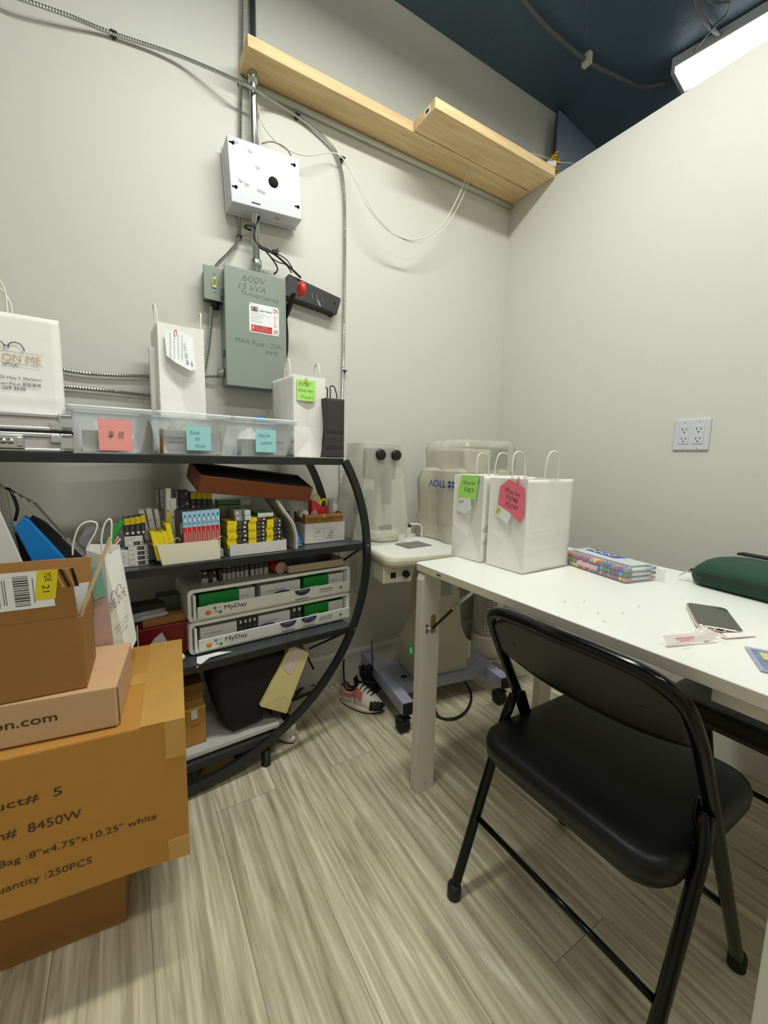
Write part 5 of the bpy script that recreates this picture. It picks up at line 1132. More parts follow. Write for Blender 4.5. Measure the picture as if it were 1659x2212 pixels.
# ------------------------------------------------------------------ machine table at the back
mt = thing('instrument_table', 'white topped instrument table on a lavender grey wheeled base', 'table', (1.13, 1.44, 0), -.15)
def rr_top(x0, x1, y0, y1, z0, z1, r, m, er=.008):
    mb = MB(); cx, cy = (x0+x1)/2, (y0+y1)/2
    def ring(z, ins): return [V((cx+a, cy+b, z)) for a, b in rrect(x1-x0-2*ins, y1-y0-2*ins, r, 6)]
    mb.loft([ring(z0, er), ring(z0+er*.3, er*.3), ring(z0+er, 0), ring(z1-er, 0), ring(z1-er*.3, er*.3), ring(z1, er)], m, smooth=False); return mb
ZM = .70
rr_top(-.328, .41, -.284, .162, ZM-.036, ZM-.0006, .045, M_iv2, .012).build('table_top', mt)
rr_top(-.316, .398, -.272, .150, ZM-.0015, ZM+.0005, .038, M_white, .0012).build('top_surface', mt)
cb = bx(-.322, -.205, -.235, -.085, ZM-.104, ZM-.0365, M_ivory).build('control_box', mt, bev=.004)
mb = bx(-.292, -.272, -.237, -.2345, ZM-.085, ZM-.064, M_rubber); mb.build('rocker_switch', cb); MB().lathe([(.012, -.249), (.0135, -.2355)], M_rubber, c=(-.232, 0, ZM-.072), axis='y', seg=20).build('dial_knob', cb)
MB().lathe([(.002, -.238), (.003, -.235)], M_gold, c=(-.280, 0, ZM-.052), axis='y', seg=10).build('fuse', cb)
mb = MB()
mb.loft([[V((.015+a, -.035+b, z)) for a, b in ((-hx, -hy), (hx, -hy), (hx, hy), (-hx, hy))] for z, hx, hy in ((.1255, .131, .080), (.25, .131, .080), (.325, .100, .068), (ZM-.037, .068, .055))], M_iv2, smooth=False); mb.build('column', mt, bev=.004)
bx(-.1185, -.114, -.085, -.068, .225, .25, M_led).build('power_switch', mt, bev=.001)
MB().hexa([(-.010, -.0985, .47), (.060, -.0985, .47), (.060, -.0970, .47), (-.010, -.0970, .47)], [(-.007, -.0945, .55), (.057, -.0945, .55), (.057, -.0930, .55), (-.007, -.0930, .55)], mat('grey_rating_plate', (160, 164, 160), .4)).build('rating_plate', mt)
for sx, x, y0, y1 in ((-1, -.214, -.257, .205), (1, .262, -.238, .19)):
    rl = bx(x-.024, x+.024, y0, y1, .075, .125, M_lav).build('base_rail', mt, bev=.002)
    bx(x-.0235, x+.0235, y0-.006, y0, .0755, .1245, M_rubber).build('end_cap', mt, bev=.002)
    for y in (y0+.02, y1-.02):
        cs_ = MB(); cs_.lathe([(.010, .052), (.010, .075)], M_rubber, c=(x, y, 0), seg=14); cs_.build('caster_stem', mt)
        mb = MB(); mb.lathe([(.010, -.022), (.027, -.020), (.029, -.014), (.029, -.004), (.024, -.003), (.024, .003), (.029, .004), (.029, .014), (.027, .020), (.010, .022)], M_rubber, c=(x-.012, y, .029), axis='x', seg=24); mb.build('caster_wheel', mt)
        MB().prism([(x-.038, y+.020, .050), (x+.014, y+.020, .050), (x+.014, y-.022, .054), (x-.038, y-.022, .054)], (0, 0, .006), M_rubber).build('caster_hood', mt, bev=.002)
bx(-.1895, .2375, -.130, .06, .078, .1245, M_lav).build('cross_beam', mt, bev=.002)
bx(-.160, -.138, -.085, -.075, .1248, .131, M_rubber).build('screw_tab', mt)
bx(.148, .166, -.11, -.05, .17, .25, M_ivory).build('hanging_plug', mt, bev=.003)

# instrument one under cover
def drape(cx, cy, w0, d0, w1, d1, zt, zb, m, folds, amp, seedv, rows=18, n=72, top=True, skew=(0, 0), tilt=0):
    rn = random.Random(seedv); ph = [rn.uniform(0, 6.28) for _ in range(4)]; mb = MB(); rings = []
    base = rrect(1, 1, .24, 17)
    for j in range(rows+1):
        t = j/rows; e = t**1.15; w_ = w0+(w1-w0)*e; d__ = d0+(d1-d0)*e; z = zt+(zb-zt)*t; r = []
        for k, (a, b) in enumerate(base):
            th = math.atan2(b, a); f = 1+amp*t**.55*(.55-1.1*abs(math.sin(folds*.5*th+ph[0]+.5*math.sin(2.5*t+ph[1])))**.7+.25*math.sin(2*th+ph[2]+t*2))
            r.append(V((cx+a*w_*f+skew[0]*t, cy+b*d__*f+skew[1]*t, z+tilt*a*(1-t)+(rn.uniform(-.004, .004) if j == rows else 0))))
        rings.append(r)
    mb.loft(rings, m, caps=False, smooth=True)
    if top:
        cap = [V((cx+a*w0*.5, cy+b*d0*.5, zt+.012+tilt*a*.5)) for a, b in base]; N = len(base)
        mb.add(rings[0]+cap, [(k, (k+1) % N, N+(k+1) % N, N+k) for k in range(N)]+[tuple(range(N, 2*N))], m, True)
    return mb
TM = ZM+.0015
i1 = thing('covered_microscope', 'slit lamp instrument under a draped translucent cover, left on the instrument table', 'instrument', (.915, 1.505, TM))
rr_top(-.050, .085, -.045, .09, 0, .046, .05, M_ivory, .008).build('foot', i1)
MB().lathe([(.030, .04), (.026, .06), (.022, .27)], M_iv2, c=(0, .02, 0)).build('pillar', i1)
bx(-.065, .055, -.03, .06, .26, .39, mat('grey_instrument', (120, 124, 118), .5)).build('head', i1, bev=.012)
bx(-.012, .012, -.06, -.02, .16, .32, MC['grey_instrument']).build('arm', i1, bev=.006)
for x in (-.052, .022): MB().lathe([(.008, -.03), (.016, -.060), (.021, -.064), (.021, -.078), (.014, -.080)], M_darkm, c=(x, 0, .362), axis='y', seg=22).build('eyepiece', i1)
bx(-.12, -.05, -.02, .03, .12, .22, MC['grey_instrument']).build('side_box', i1, bev=.008); MB().lathe([(.012, -.04), (.014, .02)], M_darkm, c=(.028, .0, .052), axis='x', seg=14).build('joystick', i1)
drape(-.035, .01, .205, .15, .30, .24, .405, .035, M_cover, 9, .32, 5, skew=(-.005, .0), n=1).build('plastic_cover', i1)
hr_ = thing('chin_rest_handle', 'ivory handle bracket standing on the instrument table by the cover', 'handle', (1.105, 1.50, TM), -.35)
MB().strip([(-.04, 0, .060), (.0, 0, .060), (.014, 0, .054), (.018, 0, .04), (.018, 0, .0)], (0, .018, 0), .007, M_ivory, curve=False).build('bracket', hr_, bev=.001)
MB().lathe([(.010, -.012), (.012, .010)], M_rubber, c=(-.044, 0, .052), axis='x', seg=14).build('black_knob', hr_); bx(-.052, -.034, -.01, .01, 0, .046, M_ivory).build('post', hr_)
tag(bx(-.06, .06, -.045, .045, 0, .0025, mat('grey_slate_mat', (120, 118, 112), .6)).build('grey_mat', loc=at(893, 1177, z=TM), rz=.05), 'flat grey mat on the instrument table', 'mat')
tag(bx(-.03, .03, -.01, .01, 0, .008, M_rt).build('red_card', loc=(1.16, 1.53, TM)), 'dark red strip at the back of the instrument table', 'card')
# instrument two under cover
i2 = thing('covered_autorefractor', 'boxy eye instrument under a yellowish translucent cover with blue print', 'instrument', (1.143, 1.262, TM), .10)
rr_top(.02, .30, .02, .24, 0, .055, .03, M_ivory, .008).build('base', i2)
bx(.05, .26, .04, .22, .055, .24, M_iv2).build('body', i2, bev=.02, seg=3)
bx(.035, .20, .02, .24, .235, .395, M_ivory).build('head', i2, bev=.012, seg=3); bx(.2025, .33, .03, .20, .30, .41, MC['grey_instrument']).build('screen', i2, bev=.01)
bx(.018, .034, .05, .20, .12, .30, MC['grey_instrument']).build('front_plate', i2, bev=.006)
# cover: boxy with wrinkles
def boxcover(x0, x1, y0, y1, z0, z1, m, amp, seedv, chf=.03, n=10, dz=0):
    rn = random.Random(seedv); mb = MB(); rings = []
    rows = 14; ph = [rn.uniform(0, 6.28) for _ in range(5)]
    per = []
    def side(a, b, k):
        for i in range(k): per.append((a[0]+(b[0]-a[0])*i/k, a[1]+(b[1]-a[1])*i/k))
    side((x0, y0), (x1, y0), 16); side((x1, y0), (x1, y1), 12); side((x1, y1), (x0, y1), 16); side((x0, y1), (x0, y0), 12)
    cx, cy = (x0+x1)/2, (y0+y1)/2; N = len(per)
    for j in range(rows+1):
        t = j/rows; z = z1+(z0-z1)*t; r = []
        for k, (a, b) in enumerate(per):
            s_ = k/N*2*PI; off = amp*t**.6*(1.6-3.2*abs(math.sin(3.5*s_+ph[3]+.8*math.sin(3*t)))**.6+math.sin(5*s_+ph[0]+t*2.2)+.6*math.sin(9*s_+ph[1]-t*3)+.3*math.sin(17*s_+ph[2]))
            off += .012*max(0, .15-t)/.15*-1
            v = V((a-cx, b-cy, 0)); v2 = v.normalized()*off
            r.append(V((a+v2.x, b+v2.y, z+dz*(a-x0)/(x1-x0)*(1-t))))
        rings.append(r)
    mb.loft(rings, m, caps=False)
    cap = [V((cx+(p.x-cx)*.90, cy+(p.y-cy)*.88, p.z+.012+rn.uniform(-.003, .003))) for p in rings[0]]
    mb.add(rings[0]+cap, [(k, (k+1) % N, N+(k+1) % N, N+k) for k in range(N)]+[tuple(range(N, 2*N))], m, True)
    return mb
boxcover(0, .34, 0, .262, .004, .300, M_cover2, .010, 8).build('plastic_cover', i2)
boxcover(.025, .35, .008, .250, .301, .418, M_cover, .004, 9, dz=.006).build('plastic_cover_top', i2)
txt('TIOV', .100, M_navy, i2, (-.0075, .085, .262), xd=(0, 1, 0), yd=(0, 0, -1), height=.030, name='blue_print', offset=.01)
mb = MB()
for sx in (-1, 1):
    for sz in (-1, 1): mb.prism([(-.0078, .052+sx*.003, .247+sz*.002), (-.0078, .052+sx*.020, .247+sz*.004), (-.0078, .052+sx*.018, .247+sz*.014), (-.0078, .052+sx*.004, .247+sz*.013)], (.0006, 0, 0), M_navy)
mb.build('blue_emblem', i2)
# draped cover tail hanging off the table's left end
tail = thing('hanging_plastic_sheet', 'translucent plastic sheet hanging down the left end of the instrument table', 'sheet', (0, 0, 0))
mb = MB(); rows = []
for j in range(14):
    r = []
    for i in range(14): r.append(V((.786+.002*i-.004*math.sin(i*1.3+j*.4), 1.40+.016*i*(1-.02*j)+.006*math.sin(i*1.7+j*.5), .90-.032*j)))
    rows.append(r)
mb.loft(rows, M_cover, caps=False, closed=False); mb.build('sheet', tail)

# tower fan
tf = thing('tower_fan_heater', 'ivory tower fan heater standing in the corner behind the instrument table', 'heater', (1.655, 1.575, 0), -.62)
MB().lathe([(.098, 0), (.100, .012), (.098, .040), (.086, .055), (.084, .10), (.080, .115)], M_ivory, seg=32).build('base', tf)
MB().lathe([(.078, .115), (.080, .15), (.080, .60), (.072, .615), (.02, .62)], M_ivory, seg=32).build('tower', tf)
gr = bx(-.030, .030, -.084, -.065, .150, .56, M_greyd).build('grille', tf)
for k in range(40): pass
mb = MB()
for k in range(34): z = .155+k*.012; mb.box(-.030, .030, -.0865, -.0835, z, z+.006, M_ivory)
for x in (-.031, -.011, .010, .029): mb.box(x, x+.002, -.087, -.0835, .150, .56, M_ivory)
mb.build('grille_slats', gr)

# cables on the floor
def floor_cable(label, pts, r, m, name='cable'): return tag(MB().tube([at(u, v, z=z) for u, v, z in pts], r, m, seg=8).build(name), label, 'cable')
floor_cable('black cable looping on the floor under the instrument table', [(935, 1500, .10), (945, 1545, .012), (975, 1553, .008), (1003, 1540, .008), (1017, 1515, .008), (1015, 1490, .012), (1003, 1470, .07)], .0055, M_cable)
floor_cable('white cord curling on the floor by the tower heater', [(1040, 1430, .01), (1080, 1428, .008), (1112, 1418, .008), (1135, 1435, .008), (1138, 1455, .008), (1115, 1460, .008)], .004, M_wwire)
floor_cable('thin white cord running along the corner floor', [(1010, 1405, .03), (1045, 1415, .01), (1085, 1412, .008), (1120, 1422, .008)], .003, M_wwire)
tag(bx(-.03, .03, -.022, .022, 0, .028, M_ivory).build('white_power_adapter', loc=at(1086, 1440, z=.0), rz=.5, bev=.003), 'white power adapter on the floor near the tower heater', 'adapter')
tag(bx(-.012, .012, -.03, .03, 0, .02, M_lwht).build('white_plug', loc=at(1112, 1418, z=.001)+V((.02, .03, .008)), rz=.5, bev=.003), 'white plug in the corner behind the heater cord', 'plug')
floor_cable('black cord rising from the black adapter pile behind the sneaker', [(803, 1385, .22), (804, 1420, .16), (806, 1450, .10), (808, 1485, .02), (800, 1500, .01)], .0028, M_cable)
tag(MB().tube([at(743, 1425, y=1.64), at(742, 1440, y=1.64), at(743, 1465, y=1.64), at(746, 1485, y=1.63)], .0045, M_cable, seg=8).build('cable'), 'short black cord hanging on the back wall behind the sneaker', 'cable')
cbp = thing('black_adapter_pile', 'bundle of black cords and adapters behind the sneaker', 'cord bundle', at(812, 1500, z=0))
random.seed(22)
for k in range(6):
    pts = [V((random.uniform(-.05, .05), random.uniform(-.02, .08), .008+random.uniform(0, .06))) for _ in range(7)]; MB().tube(pts, .004, M_cable, seg=6).build('cord', cbp)
bx(-.04, .03, .0, .06, 0, .05, M_rubber).build('adapter', cbp, bev=.006, rz=.4); bx(-.02, .02, .03, .06, .02, .12, M_rubber).build('adapter', cbp, bev=.005, rz=.2)
floor_cable('tangled black cord on the floor behind the rack end', [(640, 1500, .02), (655, 1485, .02), (680, 1478, .02), (700, 1465, .02), (690, 1488, .01), (660, 1500, .01), (630, 1512, .01)], .006, M_cable)

# ------------------------------------------------------------------ sneakers
def shoe(label, heel, toe, flip=1):
    hv = V(heel); tv = V(toe); d_ = tv-hv; L = d_.length; t = thing('sneaker', label, 'shoe', hv, math.atan2(d_.y, d_.x))
    def outline(z, k, out=0):
        pts = []
        for i in range(28):
            a = 2*PI*i/28; x = L/2-L/2*math.cos(a); w_ = .034+.011*math.sin(PI*min(1, x/L)**1.6)
            y = math.sin(a)*(w_+out)*min(1, 1.25*abs(math.sin(a))**-.2 if abs(math.sin(a)) > .02 else 1); pts.append(V((x+(-out if x < L/2 else out)*.6, y+.006*math.sin(PI*x/L), z)))
        return pts
    def zmod(r, f): 
        return [V((p.x, p.y, f(p.x/L, p.z))) for p in r]
    curve = lambda x: .010*max(0, x-.72)/.28
    mb = MB(); mb.loft([zmod(outline(0, 1, -.003), lambda x, z: z+curve(x)), zmod(outline(.004, 1, 0), lambda x, z: z+curve(x)), zmod(outline(.007, 1, .001), lambda x, z: z+curve(x))], M_rubber); mb.build('outsole', t)
    mid = lambda x: .030-.008*x
    mb = MB(); mb.loft([zmod(outline(.007, 1, .0015), lambda x, z: .007+curve(x)), zmod(outline(.018, 1, .003), lambda x, z: .018+curve(x)), zmod(outline(.03, 1, 0), lambda x, z: mid(x)+curve(x)*.5)], M_lshoe); mb.build('midsole', t)
    # upper
    def hgt(x): # top height profile
        if x < .12: return .095-.06*(.12-x)
        if x < .42: return .075+.030*((x-.12)/.30)**2 - .006*math.sin(PI*(x-.12)/.3)
        return .045+.060*max(0, (1-(x-.42)/.58))**1.25
    secs = []
    for i in range(17):
        x = .015+.97*i/16; w_ = (.032+.010*math.sin(PI*min(1, x)**1.6))*math.sqrt(max(.02, 1-abs(2*x-1)**4)); top = hgt(x); zb = mid(x)-.004; r = []
        for k in range(15):
            a = PI*k/14; cw = math.cos(a); sw_ = math.sin(a)**(.65 if x > .45 else .5)
            ww = w_*(1-.28*math.sin(a)**2) if abs(cw) > .01 else 0
            r.append(V((x*L, cw*w_*(1-.15*math.sin(a))+.006*math.sin(PI*x), zb+(top-zb)*sw_)))
        secs.append(r)
    mb = MB(); i0 = 7
    mb.loft(secs[i0-1:], M_lshoe, caps=False, closed=False)
    # rear quarter without lid: collar opening
    rear = [[p for k, p in enumerate(r)] for r in secs[:i0]]
    seg = 15; vs = [p for r in rear for p in r]
    fs = [(i*seg+k, i*seg+k+1, (i+1)*seg+k+1, (i+1)*seg+k) for i in range(i0-1) for k in range(seg-1) if k < 4 or k > 9]
    mb.add(vs, fs, M_lshoe, True); mb.add(secs[0], [tuple(range(15))], M_lshoe, True); mb.build('upper', t, solid=.002)
    mb = MB(); lin = [[V((p.x*.97+.004, p.y*.86, p.z-.002)) for p in r] for r in rear]; vs = [p for r in lin for p in r]; mb.add(vs, fs, M_pink, True); mb.add([(.02*L, -.024, .034), (.42*L, -.03, .034), (.42*L, .03, .034), (.02*L, .024, .034)], [(0, 1, 2, 3)], M_pink); mb.build('lining', t)
    mb = MB(); P = [r[4] for r in rear]; Q = [r[10] for r in rear]; mb.tube([p+V((0, 0, .001)) for p in P[::-1]]+[q+V((0, 0, .001)) for q in Q], .004, M_darkm, seg=8); mb.build('collar', t)
    # tongue
    MB().hexa([(.36*L, -.016, .085), (.36*L, .022, .085), (.40*L, .022, .078), (.40*L, -.016, .078)], [(.30*L, -.014, .128), (.30*L, .020, .128), (.325*L, .020, .130), (.325*L, -.014, .130)], M_darkm).build('tongue', t, bev=.004)
    MB().tube([(.31*L, .003, .115), (.285*L, .003, .137), (.30*L, .003, .146), (.32*L, .003, .130)], .0022, M_pink, seg=6).build('tongue_loop', t); MB().tube([(.02*L, 0, .075), (-.01*L, 0, .098), (.0, 0, .110), (.03*L, 0, .095)], .003, M_pink, seg=6).build('heel_loop', t)
    # toe cap
    tc_ = [[V((p.x+.0012*(1 if p.x > L/2 else 0), p.y*1.03, p.z+.0008)) for p in r[:]] for r in secs[12:]]
    vs = []; fs2 = []
    for r in tc_:
        for k in range(15): vs.append(r[k])
    for i in range(len(tc_)-1):
        for k in range(14):
            if k < 3+i or k > 10-i: fs2.append((i*15+k, i*15+k+1, (i+1)*15+k+1, (i+1)*15+k))
    mb = MB(); mb.add(vs, fs2, M_rubber, True); mb.add(tc_[-1], [tuple(range(15))], M_rubber, True); mb.build('toe_cap', t, solid=-.0012)
    for s_ in (-1, 1):
        for (i_a, i_b, k0, k1, m_) in ((1, 5, 1, 3, M_rose), (5, 9, 1, 4, M_rose)):
            sec = secs[i_a:i_b+1]; vs = []; mb = MB()
            ks_ = range(k0, k1+1)
            for r in sec:
                for k in ks_: p = r[k if s_ > 0 else 14-k]; vs.append(V((p.x, p.y*1.02+s_*.0016, p.z)))
            n2 = len(list(ks_)); fs3 = [(i*n2+k, i*n2+k+1, (i+1)*n2+k+1, (i+1)*n2+k) for i in range(len(sec)-1) for k in range(n2-1)]
            mb.add(vs, fs3, m_, True); mb.build('side_panel', t)
    for k in range(5):
        x = (.42+.075*k); z = hgt(x)+.003
        MB().tube([(x*L-.003, -.018+.002*k, z-.010), (x*L, -.008, z), (x*L+.003, .010, z), (x*L, .024-.002*k, z-.010)], .0022, M_darkm, seg=6).build('lace', t)
    MB().tube([(.45*L, .0, hgt(.45)+.007), (.55*L, .01, hgt(.55)+.008), (.68*L, .012, hgt(.68)+.006), (.76*L, .006, hgt(.76)+.004)], .0018, M_darkm, seg=6).build('lace', t)
    return t
h = at(738, 1515, z=0); tt = at(829, 1541, z=0)
shoe('white and pink sneaker with black laces standing in the open by the instrument table', (h.x, h.y, 0), (tt.x, tt.y, 0))
shoe('white and pink sneaker mostly hidden behind the rack foot', (.478, 1.375, 0), (.440, 1.60, 0))

# ------------------------------------------------------------------ desk
dk = thing('white_desk', 'long white laminate desk with plank legs along the right wall', 'desk', (.733, 1.0, 0))
# local: x to the right, y away; desk runs to -y
DL = 1.50; DWd = .645
mb = MB()
def ringd(z, ins): return [V((DWd/2+a, -DL/2+.004+b, z)) for a, b in rrect(DWd-2*ins, DL-2*ins, .014, 4)]
mb.loft([ringd(.718, .001), ringd(.719, 0), ringd(.7385, 0), ringd(.7395, .0008)], M_edge, smooth=False); mb.build('tabletop', dk)
mb = MB(); mb.loft([ringd(.7395, .0009), ringd(.7400, .0014)], M_white, smooth=False); mb.build('top_surface', dk)
for (x0, x1, y1) in ((-.004, .066, -.010), (DWd-.076, DWd-.006, -.010)):
    for yy_ in (y1, -DL+.05):
        mb = MB(); mb.prism([(x0, yy_-.034, 0), (x1, yy_-.034, 0), (x1, yy_-.034, .7175), (x0+.018, yy_-.034, .7175), (x0+.006, yy_-.034, .710), (x0, yy_-.034, .695)], (0, .030, 0), M_edge); l = mb.build('leg', dk, bev=.0012)
MB().lathe([(.004, -.0462), (.004, -.0442)], M_steel, c=(.032, 0, .030), axis='y', seg=10).build('leg_bolt', dk)
# folding stay
ov = MB(); r = rrect(.018, .060, .009, 6); ov.loft([[V((.040+a, -.0444, .555+b)) for a, b in r], [V((.040+a, -.0455, .555+b)) for a, b in r]], mat('raw_wood_slot', (150, 120, 76), .6), smooth=False); ov.build('leg_slot', dk)
bx(.012, .020, -.0475, -.0442, .530, .558, M_steel).build('stay_bracket', dk, bev=.001); MB().tube([(.016, -.048, .545), (.033, -.056, .545)], .003, M_steel, curve=False).build('stay_pin', dk)
MB().tube([(.034, -.055, .548), (.050, -.12, .625)], .0042, M_darkm, curve=False).build('stay_rod', dk); MB().lathe([(.0055, -.004), (.0055, .004)], M_steel, c=(.050, -.12, .628), axis='x').build('stay_joint', dk)
MB().tube([(.050, -.12, .630), (.070, -.205, .712)], .0060, M_alu, curve=False).build('stay_cylinder', dk)
bx(.055, .085, -.235, -.185, .7125, .7178, M_edge).build('stay_mount', dk, bev=.001)
bx(-.0008, .0, -.12, -.102, .726, .731, mat('chipped_edge', (120, 70, 60), .7)).build('edge_chip', dk)
bx(.020, .045, -1.30, -.752, .690, .7178, M_edge).build('apron_rail', dk, bev=.001)
for (u, v, a_) in ((1292, 1325, .5), (1305, 1342, 1.2), (1262, 1300, .2), (1380, 1310, .8), (1345, 1325, .1), (1220, 1300, .4)):
    p = at(u, v, z=.7402); q = p-V((.733, 1.0, 0)); bx(-.006, .006, -.0008, .0008, 0, .0002, M_lgry).build('scuff_mark', dk, loc=(q.x, q.y, .7401), rz=a_)

# paper bags on the desk
bW, bD, bH = .206, .128, .262
f0 = at(1128, 1240, z=.742)
# front corner nearest: bag local x to the right, front face toward the camera
bf_ = put_bag('front white paper bag with pink wait-for note on the desk', (f0.x, f0.y, .7418), .03, bW, bD+.005, bH-.003, tall=.078, hgap=.060, hr=.0021, seedv=12, fold=.42, gus=.016, hx=.103, hx2=.120, hlean=.004)
# second bag behind-left
g0 = at(1048, 1219, z=.742)
bl_ = put_bag('back white paper bag with lime note, behind the pink-noted bag', (.905, .905, .7418), .05, .20, .125, .262, tall=.070, hgap=.060, hr=.0021, seedv=13, fold=.42, gus=.016, hx=.078, hx2=.125, hlean=.003)
# pink note on left face of the front bag (faces -x): local x<0
def note(parent, name, pts, m, lines=()):
    n_ = MB().prism(pts, (-.0004, 0, 0), m).build(name, parent); return n_
xn = -.0015
pn = note(bf_, 'pink_note', [(xn, .008, .236), (xn, .062, .258), (xn, .094, .235), (xn, .098, .182), (xn, .060, .168), (xn, .020, .140), (xn, .004, .160)], M_pnote)
for tx, y, z, wd in (('Wait for', .074, .222, .055), ('F3746', .070, .202, .042), ('F3747', .070, .182, .046)): txt(tx, wd, M_ink, pn, (xn-.0008, y, z), xd=(0, -1, -.25), height=.013, shear=.25, name='handwriting', wavy=.0006)
clip(pn, xn-.001, .035, .256, M_redp)
sl = note(bf_, 'order_slip', [(xn+.0006, .100, .182), (xn+.0006, .112, .158), (xn+.0006, .062, .130), (xn+.0006, .046, .165)], M_sheet); txt('ZEISS', .026, mat('lime_marker', (190, 200, 60), .6), sl, (xn-.0004, .104, .160), xd=(0, -.5, 1), height=.009) if False else note(bf_, 'highlight', [(xn+.0001, .098, .176), (xn+.0001, .106, .160), (xn+.0001, .094, .154), (xn+.0001, .086, .170)], mat('lime_marker', (190, 200, 60), .6))
gn = note(bl_, 'lime_note', [(xn, .020, .262), (xn, .090, .262), (xn, .108, .200), (xn, .094, .190), (xn, .030, .188)], M_gnote)
gn.location = (0, 0, 0)
for tx, y, z, wd in (('Wait for', .082, .232, .05), ('F3825/', .078, .210, .045)): txt(tx, wd, M_ink, gn, (xn-.0008, y, z), xd=(0, -1, .0), height=.013, shear=.25, name='handwriting', wavy=.0006)
clip(gn, xn-.001, .022, .252, mat('teal_clip', (60, 150, 160), .4))
w3 = note(bl_, 'white_slip', [(xn-.0005, .050, .190), (xn-.0005, .100, .190), (xn-.0005, .112, .150), (xn-.0005, .070, .140), (xn-.0005, .044, .160)], M_sheet); txt('Elyse', .022, M_ink, w3, (xn-.0014, .098, .168), xd=(0, -1, .3), height=.012, shear=.3, name='handwriting')
crum('clear crinkled plastic poking up behind the two desk bags', .001, .0, .0, .05, .04, .05, M_film, 71) if False else None

# marker pack
A_ = at(1208, 1213, z=.742); B_ = at(1350, 1260, z=.742); D__ = at(1408, 1222, z=.742)
ang = math.atan2(B_.y-A_.y, B_.x-A_.x); ml = (B_-A_).length; md = (D__-B_).length; ax = V((math.cos(ang), math.sin(ang), 0)); ay = V((-math.sin(ang), math.cos(ang), 0))
if ay.dot(D__-B_) < 0: ay = -ay
mk = thing('marker_pen_set', 'clear pack of many coloured markers with blue printed lid on the desk', 'marker set', (A_.x, A_.y, .7418), ang)
md = .112; mh = .040
random.seed(9)
colm = [mat('cap_%s' % n_, c_, .4) for n_, c_ in (('red', (206, 50, 50)), ('blue', (50, 80, 180)), ('yellow', (226, 206, 40)), ('green', (40, 140, 90)), ('cyan', (60, 180, 200)), ('orange', (230, 130, 40)), ('purple', (120, 70, 150)), ('pink', (230, 140, 150)), ('brown', (140, 90, 60)), ('grey', (140, 150, 150)))]
nrow, ncol = 3, 19
M_pen = mat('white_pen_barrel', (226, 228, 228), .4)
bx(0, ml, 0, md, 0, mh, mat('clear_marker_case', (226, 232, 238), .12, alpha=.22)).build('clear_case', mk, bev=.002)
def pen(i, r_):
    mb = MB(); x = .008+i*(ml-.014)/(ncol-1)*1.0; z = .0070+r_*.0127; c_ = random.choice(colm)
    mb.lathe([(.0048, .0012), (.0058, .0025), (.0058, .022)], c_, c=(x, 0, z), axis='y', seg=10); mb.lathe([(.0042, .022), (.0042, md-.02)], M_pen, c=(x, 0, z), axis='y', seg=8); mb.lathe([(.0048, md-.02), (.0048, md-.003)], c_, c=(x, 0, z), axis='y', seg=8)
    return mb
for r_ in range(3):
    for i in range(ncol): pen(i, r_).build('marker', mk)
bx(.012, ml*.95, .03, md*.9, mh+.0004, mh+.0012, mat('pale_white_insert', (218, 226, 230), .3, alpha=.75)).build('insert_card', mk)
MB().prism([(ml*.12, .070, mh+.0014), (ml*.60, .060, mh+.0014), (ml*.66, md*.86, mh+.0014), (ml*.16, md*.90, mh+.0014)], (0, 0, .0006), M_navy).build('blue_print', mk)
MB().tube([(ml*(.18+.028*k), .080+.008*math.sin(k*1.6), mh+.0024) for k in range(14)], .0012, M_sheet, seg=5, step=.002).build('printed_scroll', mk)
bx(ml*.30, ml*.62, -.0012, -.0002, .010, .022, mat('pale_pink_label', (226, 186, 190), .4)).build('pink_label', mk, bev=.0004)
bx(ml+.0004, ml+.022, md-.002, md, .001, mh*.8, M_film).build('open_flap', mk)

# green bag
gb = thing('green_fabric_pouch', 'dark green zipped fabric pouch bag at the back of the desk', 'bag', (1.245, .500, .742), -PI/2-.12)
# local x runs toward camera-right (-Y), local y toward +X
def pillow(L, W, Ht, m, n=16, seedv=1, sq=4.0, wr=.003):
    rn = random.Random(seedv); mb = MB(); 
    grid_t = []; grid_b = []
    for j in range(n+1):
        for i in range(n*2+1):
            u = i/(n*2); v = j/n; a = 1-abs(2*u-1)**sq; b = 1-abs(2*v-1)**(sq*.7); hgt_ = Ht*(max(0, a*b))**.45
            wrk = wr*math.sin(u*17+v*5)*math.sin(v*9+u*6)*(1 if 0 < i < n*2 and 0 < j < n else 0)
            grid_t.append((u*L, v*W, Ht*.45+hgt_*.55+wrk)); grid_b.append((u*L, v*W, Ht*.45-hgt_*.45))
    N = n*2+1; f = [(j*N+i, j*N+i+1, (j+1)*N+i+1, (j+1)*N+i) for j in range(n) for i in range(n*2)]
    mb.add(grid_t, f, m, True); mb.add(grid_b, [q_[::-1] for q_ in f], m, True); return mb
mb = MB(); rs = []
rng = random.Random(5)
for z, ins in ((0, .014), (.006, .003), (.018, 0), (.036, .001), (.050, .006), (.062, .020), (.070, .042), (.074, .070)):
    rs.append([V((.18+a+.0025*math.sin(b*60+z*90), .10+b+.0025*math.sin(a*45+z*70), z+(.004*math.sin(a*30+b*22) if z > .03 else 0)*(1 if ins < .06 else .5)-.06*max(0, -a-.10)*(z/.074)**2*1.2)) for a, b in rrect(.36-2*ins, .20-2*ins, max(.004, .045-ins*.5), 8)])
mb.loft(rs, M_gbag); mb.build('pouch_body', gb)
MB().tube([(-.001, .03, .030), (-.0025, .10, .031), (-.001, .17, .030)], .004, M_rubber, seg=6).build('zip', gb); MB().tube([(.03, -.002, .029), (.18, -.003, .030), (.33, -.002, .029)], .0028, M_rubber, seg=6).build('zip', gb)
